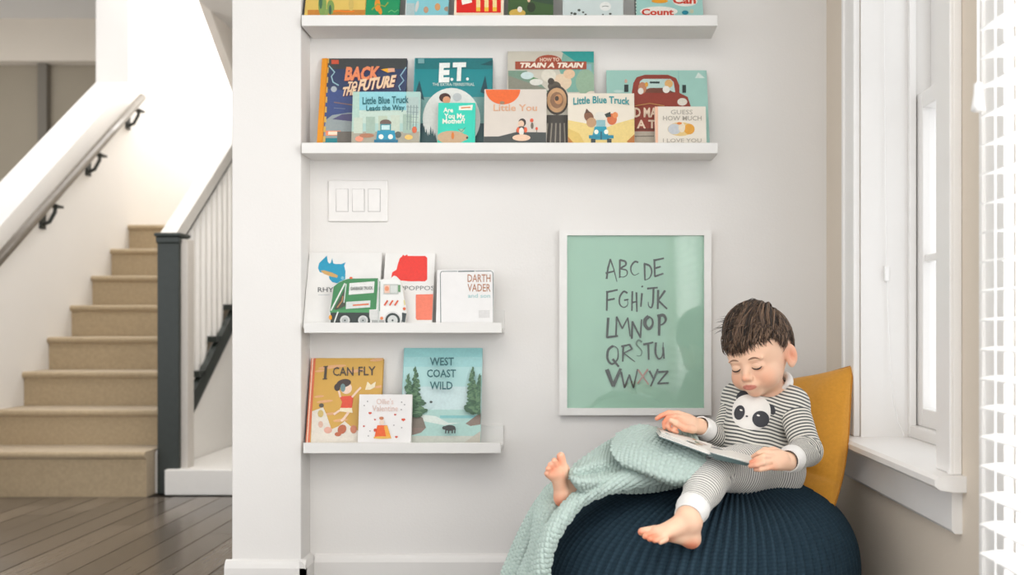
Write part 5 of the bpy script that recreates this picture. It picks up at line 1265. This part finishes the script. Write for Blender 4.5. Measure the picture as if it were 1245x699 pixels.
for n in range(60):
    a = rr.choice((-14, -4, 6, 16, 30, 44))+rr.uniform(-3, 3); b0 = rr.uniform(28, 42); b1 = hairline(a)-rr.uniform(4, 13); sw_ = rr.uniform(-10, 14); path = []
    for i in range(8):
        t = i/7; d3 = edir(math.radians(a+sw_*t*t), math.radians(b0+(b1-b0)*t)); path.append(H(*(np.array(HC)+d3*(np.array(HR)+0.014-0.008*t))))
    add_lock(path, 0.0016, 0.0007, rr.random()**2)
# loose tufts standing off the top and forehead
for n in range(120):
    a = rr.uniform(-110, 90); b = rr.uniform(34, 86); st = edir(math.radians(a), math.radians(b)); dirn = n3(np.array((rr.uniform(-0.9, 0.1), 0.9, rr.uniform(-0.2, 0.35)))); path = []
    L = rr.uniform(0.025, 0.042)
    for i in range(6):
        t = i/5; q = np.array(HC)+st*(np.array(HR)+0.010+0.010*t)+dirn*L*t+np.array((0, 0, -0.010*t*t)); path.append(H(*q))
    add_lock(path, 0.0018, 0.0008, rr.random())
V = np.array(V)
ho = obj('hair', V, Fc, HAIR, kid, smooth=True, label='short tousled dark brown hair'); lockattr(ho, lk); ho['kind'] = 'stuff'

# ------------------------------------------------------------------ mustard cushion
CU = thing('cushion', 'mustard yellow square cushion wedged between the child and the window wall', 'cushion', P(985, 610, 2.35))
pc_ = [p(1038, 444, 2.44), p(1008, 634, 2.19), p(872, 610, 2.45), p(905, 466, 2.62)]   # corners: top right, bottom right, bottom left, top left
n = 60; G2 = {}
def cush(side):
    Gc = np.zeros((n, n, 3)); nm = n3(np.cross(pc_[0]-pc_[3], pc_[2]-pc_[3])); nm = nm if nm[1] < 0 else -nm
    for i in range(n):
        for j in range(n):
            u, v = i/(n-1), j/(n-1)
            pu = 0.042*math.sin(PI*u)*(1-0.5*math.sin(PI*v))*0.0
            # edges curve inwards between the corners
            eu = u+(0.5-u)*0.075*math.sin(PI*v); ev = v+(0.5-v)*0.075*math.sin(PI*u)
            q = (pc_[3]*(1-eu)+pc_[0]*eu)*(1-ev)+(pc_[2]*(1-eu)+pc_[1]*eu)*ev+np.array((0.026, 0, -0.01))*math.sin(PI*v**1.25)*u**3
            b = (max(0, 16*u*(1-u)*v*(1-v)))**0.42*0.048
            b += 0.0040*math.sin(24*v+5*u+1)*math.exp(-((v-0.72)/0.12)**2)*min(1, 8*u*(1-u))-0.006*math.exp(-((v-0.70-0.06*u)/0.018)**2)*math.exp(-((u-0.7)/0.35)**2)
            b += 0.0022*math.sin(19*u+9*v)*math.sin(7*v-3*u)*min(1, 20*u*(1-u)*v*(1-v)*4)
            edge = min(u, 1-u, v, 1-v)
            Gc[i, j] = q+nm*b*side
    return Gc
CM = mat((208, 146, 52), 0.9, 'mustard_velvet', 0.05, 120, 0.35, 600, 0.15, 0, 0.25)
def inwall(G_): G_[..., 0] = np.minimum(G_[..., 0], XR-0.003); return G_
fp = grid_obj('cushion_front', inwall(cush(1)), CM, CU); grid_obj('cushion_back', inwall(cush(-1)[:, ::-1]), CM, CU)
rim = []
for (a, b) in ((3, 0), (0, 1), (1, 2), (2, 3)):
    for t in np.linspace(0, 1, 20, endpoint=False):
        u, v = {(3, 0): (t, 0), (0, 1): (1, t), (1, 2): (1-t, 1), (2, 3): (0, 1-t)}[(a, b)]
        eu = u+(0.5-u)*0.075*math.sin(PI*v); ev = v+(0.5-v)*0.075*math.sin(PI*u)
        q = (pc_[3]*(1-eu)+pc_[0]*eu)*(1-ev)+(pc_[2]*(1-eu)+pc_[1]*eu)*ev+np.array((0.026, 0, -0.01))*math.sin(PI*v**1.25)*u**3; q[0] = min(q[0], XR-0.004); rim.append(q)
rim.append(rim[0]); MB().tube([Vector(q) for q in rim], 0.0022, 6, cap=False).build('seam', mat((176, 116, 34), 0.9), CU, smooth=True)

# ------------------------------------------------------------------ knitted throw
def crom(Pn, n, axis):
    Pn = np.moveaxis(Pn, axis, 0); m = len(Pn); t = np.linspace(0, m-1, n); k = np.minimum(t.astype(int), m-2); u = (t-k)[:, None, None]
    g = lambda i: Pn[np.clip(i, 0, m-1)]
    p0, p1, p2, p3 = g(k-1), g(k), g(k+1), g(k+2)
    p0 = np.where((k == 0)[:, None, None], 2*p1-p2, p0); p3 = np.where((k == m-2)[:, None, None], 2*p2-p1, p3)
    o = 0.5*(2*p1+(-p0+p2)*u+(2*p0-5*p1+4*p2-p3)*u*u+(-p0+3*p1-3*p2+p3)*u**3)
    return np.moveaxis(o, 0, axis)
def patch(net, nu, nv, period, amp, axis, push=True, foldf=None, clampz=0.004, diag=0.0):
    C = np.array([[p(*q) for q in row] for row in net]); G_ = crom(crom(C, nu, 0), nv, 1)
    if foldf is not None: G_ = foldf(G_)
    if push: G_ = bag_push(G_, 0.007)
    du = np.gradient(G_, axis=0); dv = np.gradient(G_, axis=1); nm = np.cross(du, dv); nm /= np.linalg.norm(nm, axis=2)[..., None]+1e-12
    flip = np.sign(-nm[..., 1]+0.5*nm[..., 2]); nm *= np.where(flip.mean() > 0, 1, -1)
    # arc lengths give the rib count
    Lu = np.cumsum(np.linalg.norm(du, axis=2), 0).mean(1); Lv = np.cumsum(np.linalg.norm(dv, axis=2), 1).mean(0)
    Uc = Lu[:, None]+0*Lv[None, :]; Vc = Lv[None, :]+0*Lu[:, None]
    A_, B_ = (Uc, Vc) if axis == 0 else (Vc, Uc)
    A_ = A_+diag*B_
    rib = np.abs(np.sin(PI*A_/period)); bead = 0.6+0.4*np.abs(np.sin(PI*B_/(period*0.9)+PI*0.5*np.floor(A_/period)))
    G_ = G_+nm*((rib**0.8*bead-0.4)*amp)[..., None]
    G_[..., 2] = np.maximum(G_[..., 2], clampz)
    uv = np.stack([A_/period, B_/period], 2)
    return G_, uv
TH = knit_mat('mint_knit', (178, 194, 187), 0.10, 1.0, 1.0, 0.0007)
th_ = thing('throw_blanket', 'pale mint chunky knitted throw over the child\'s leg and down the beanbag side', 'blanket', P(655, 700, 2.1))
th_.location.z = 0.0
def folds(G_):
    nu, nv, _ = G_.shape
    v = np.linspace(0, 1, nv)[None, :]; u = np.linspace(0, 1, nu)[:, None]
    k = 0.030*np.clip((v-0.33)/0.3, 0, 1)*(np.abs(np.sin(u*PI*1.55+0.35+0.5*v))**0.6*1.2-0.7)
    G_ = G_.copy(); G_[..., 1] -= k; G_[..., 0] += k*0.3; return G_
def sheet(left, right, zc, bulge, n=5, **kw):
    """a hanging strip between two edges, rounded like a soft fold; edges are lists of (px, py), zc the depth along it"""
    rows = []
    for j in range(n):
        u = j/(n-1); row = []
        for (a, b), (c, d_), z in zip(right, left, zc): row.append((a+(c-a)*u, b+(d_-b)*u, z-bulge*math.sin(PI*u)**0.8+bulge*0.6*u))
        rows.append(row)
    return patch(rows, 170, 300, 0.0105, 0.0062, 0, True, None, **kw)
zc = [2.10, 2.08, 2.06, 2.04, 2.00, 1.975, 1.965, 1.96, 1.96, 1.96]
G1, uv1 = sheet([(846, 552), (790, 563), (738, 580), (702, 598), (683, 615), (668, 634), (657, 657), (649, 682), (644, 712), (638, 780)],
                [(850, 582), (800, 588), (750, 597), (712, 612), (695, 630), (680, 652), (672, 672), (668, 694), (666, 724), (662, 800)], zc, 0.020, diag=0.32)
grid_obj('hanging_fold', G1, TH, th_, uv1, thick=0.006)
G1, uv1 = sheet([(742, 560), (700, 575), (672, 596), (657, 612), (651, 626), (649, 645), (645, 664), (637, 684), (629, 704), (612, 770)],
                [(760, 590), (720, 600), (700, 610), (688, 622), (676, 640), (668, 660), (660, 680), (655, 700), (650, 730), (646, 800)], [2.16, 2.14, 2.12, 2.09, 2.07, 2.05, 2.04, 2.035, 2.03, 2.03], 0.026, diag=0.0)
grid_obj('hanging_fold', G1, TH, th_, uv1, thick=0.006)
G1, uv1 = sheet([(735, 562), (700, 572), (668, 590), (658, 602), (648, 616), (638, 634), (627, 656), (617, 680), (608, 704), (590, 770)],
                [(745, 590), (710, 595), (685, 605), (675, 618), (664, 632), (658, 650), (652, 668), (645, 690), (638, 712), (622, 780)], [2.24, 2.22, 2.20, 2.17, 2.15, 2.14, 2.13, 2.12, 2.11, 2.11], 0.030, diag=0.0)
grid_obj('hanging_fold', G1, TH, th_, uv1, thick=0.006)
net = [[(838, 588, 2.12), (790, 598, 2.11), (745, 600, 2.09), (715, 598, 2.03), (706, 590, 2.03)],
       [(845, 572, 2.075), (795, 582, 2.07), (745, 590, 2.07), (708, 590, 2.02), (694, 583, 2.03)],
       [(848, 556, 2.08), (795, 566, 2.08), (745, 573, 2.09), (706, 577, 2.035), (692, 577, 2.05)],
       [(850, 540, 2.12), (795, 546, 2.12), (748, 557, 2.13), (712, 567, 2.07), (695, 572, 2.08)],
       [(845, 528, 2.20), (795, 523, 2.20), (752, 533, 2.20), (716, 555, 2.13), (697, 569, 2.13)],
       [(845, 530, 2.28), (795, 528, 2.28), (752, 540, 2.27), (716, 558, 2.25), (696, 574, 2.22)]]
def rolls(G_):
    nu, nv, _ = G_.shape; u = np.linspace(0, 1, nu)[:, None]; v = np.linspace(0, 1, nv)[None, :]
    G_ = G_.copy(); k = 0.011*np.sin(u*PI*6.5+v*3.2+0.5)*np.clip(v*2.2-0.2, 0, 1)*np.clip(1.3-u, 0, 1); G_[..., 1] -= k; G_[..., 2] += k*0.5; return G_
G2_, uv2 = patch(net, 170, 280, 0.0105, 0.0058, 1, True, rolls)
grid_obj('leg_fold', G2_, TH, th_, uv2, thick=0.006)
net = [[(750, 529, 2.16), (777, 518, 2.155), (806, 524, 2.15), (836, 534, 2.14), (853, 541, 2.13)],
       [(743, 545, 2.105), (774, 538, 2.085), (808, 540, 2.075), (838, 546, 2.065), (855, 550, 2.07)],
       [(747, 556, 2.075), (780, 556, 2.045), (812, 561, 2.03), (840, 566, 2.025), (856, 563, 2.04)],
       [(756, 563, 2.06), (786, 572, 2.025), (814, 581, 2.01), (838, 580, 2.01), (853, 572, 2.03)],
       [(762, 566, 2.075), (790, 576, 2.04), (818, 587, 2.03), (842, 584, 2.03), (854, 576, 2.045)]]
G3, uv3 = patch(net, 150, 260, 0.0100, 0.0056, 1, True, None, diag=0.45)
grid_obj('folded_flap', G3, TH, th_, uv3, thick=0.007)
hem = [Vector(G3[-1, j])+Vector((0, -0.002, 0)) for j in range(0, G3.shape[1], 4)]+[Vector(G3[i, -1]) for i in range(G3.shape[0]-1, 0, -5)]
MB().tube(hem, 0.0045, 8).build('hem', mat((178, 197, 189), 0.95, 'mint_hem', 0.06, 400, 0.5, 500), th_, smooth=True)

# ------------------------------------------------------------------ the open book in his hands
hb = thing('open_board_book', 'open board book held flat over the lap by the child', 'book', p(862, 552, 2.08))
def leaf(name, q, t, m, parent):
    q = [np.array(v) for v in q]; nm = n3(np.cross(q[1]-q[0], q[3]-q[0])); nm = nm if nm[2] > 0 else -nm
    return obj(name, [tuple(v) for v in q]+[tuple(v-nm*t) for v in q], [(0, 1, 2, 3), (7, 6, 5, 4), (0, 4, 5, 1), (1, 5, 6, 2), (2, 6, 7, 3), (3, 7, 4, 0)], m, parent)
CRM = mat((226, 222, 214), 0.5, 'board_page', 0.03, 60); GC = mat((92, 112, 112), 0.4, 'grey_green_cover', 0.1, 30)
s0, s1 = p(862, 549, 2.00), p(866, 541, 2.14); l0, l1 = p(802, 527, 2.02), p(797, 520.5, 2.15); r0, r1 = p(912, 562.5, 1.985), p(918, 556.5, 2.06)
def dz(q, z): return q+np.array((0, 0, z))
leaf('left_cover', [dz(l0, -0.006), dz(s0, -0.006), dz(s1, -0.006), dz(l1, -0.006)], 0.0022, GC, hb)
for k in range(3):
    sh = np.array((0.002*k, 0.0, 0.0)); leaf('page', [dz(l0, -0.0035+0.0028*k)+sh, dz(s0, -0.0035+0.0028*k), dz(s1, -0.0035+0.0028*k), dz(l1, -0.0035+0.0028*k)+sh], 0.0022, CRM, hb)
rr2 = random.Random(5)
for k in range(16):
    u, v = rr2.uniform(0.05, 0.9), rr2.uniform(0.1, 0.85); e = l0*(1-u)+s0*u; g_ = l1*(1-u)+s1*u; q = e*(1-v)+g_*v; dx = n3(s0-l0)*rr2.uniform(.004, .009); dy = n3(l1-l0)*rr2.uniform(.006, .015)
    pp = [dz(q+sx*dx+sy*dy, 0.0030+0.0001*k) for sx, sy in ((-1, -1), (1, -1), (1, 1), (-1, 1))]
    obj('page_picture', pp, [(0, 1, 2, 3)], mat([(196, 150, 90), (90, 140, 160), (170, 90, 80), (120, 150, 110), (60, 80, 90)][k % 5], 0.5), hb) if k < 16 else None
leaf('right_cover', [dz(s0, -0.007)+np.array((0, -0.0, 0)), dz(r0, -0.004), dz(r1, -0.004), dz(s1, -0.006)], 0.0022, GC, hb)
leaf('right_flap', [s0+np.array((0.002, -0.004, -0.001)), r0+np.array((-0.002, -0.004, -0.001)), r0+np.array((-0.006, 0.002, -0.006)), s0+np.array((0.012, 0.004, -0.016))], 0.0016, GC, hb)
for k in range(2): leaf('page', [dz(s0, -0.003+0.003*k), dz(r0, -0.001+0.003*k), dz(r1, -0.001+0.003*k), dz(s1, -0.003+0.003*k)], 0.0022, CRM, hb)

# ------------------------------------------------------------------ finishing: every ledge and blind keeps its own label
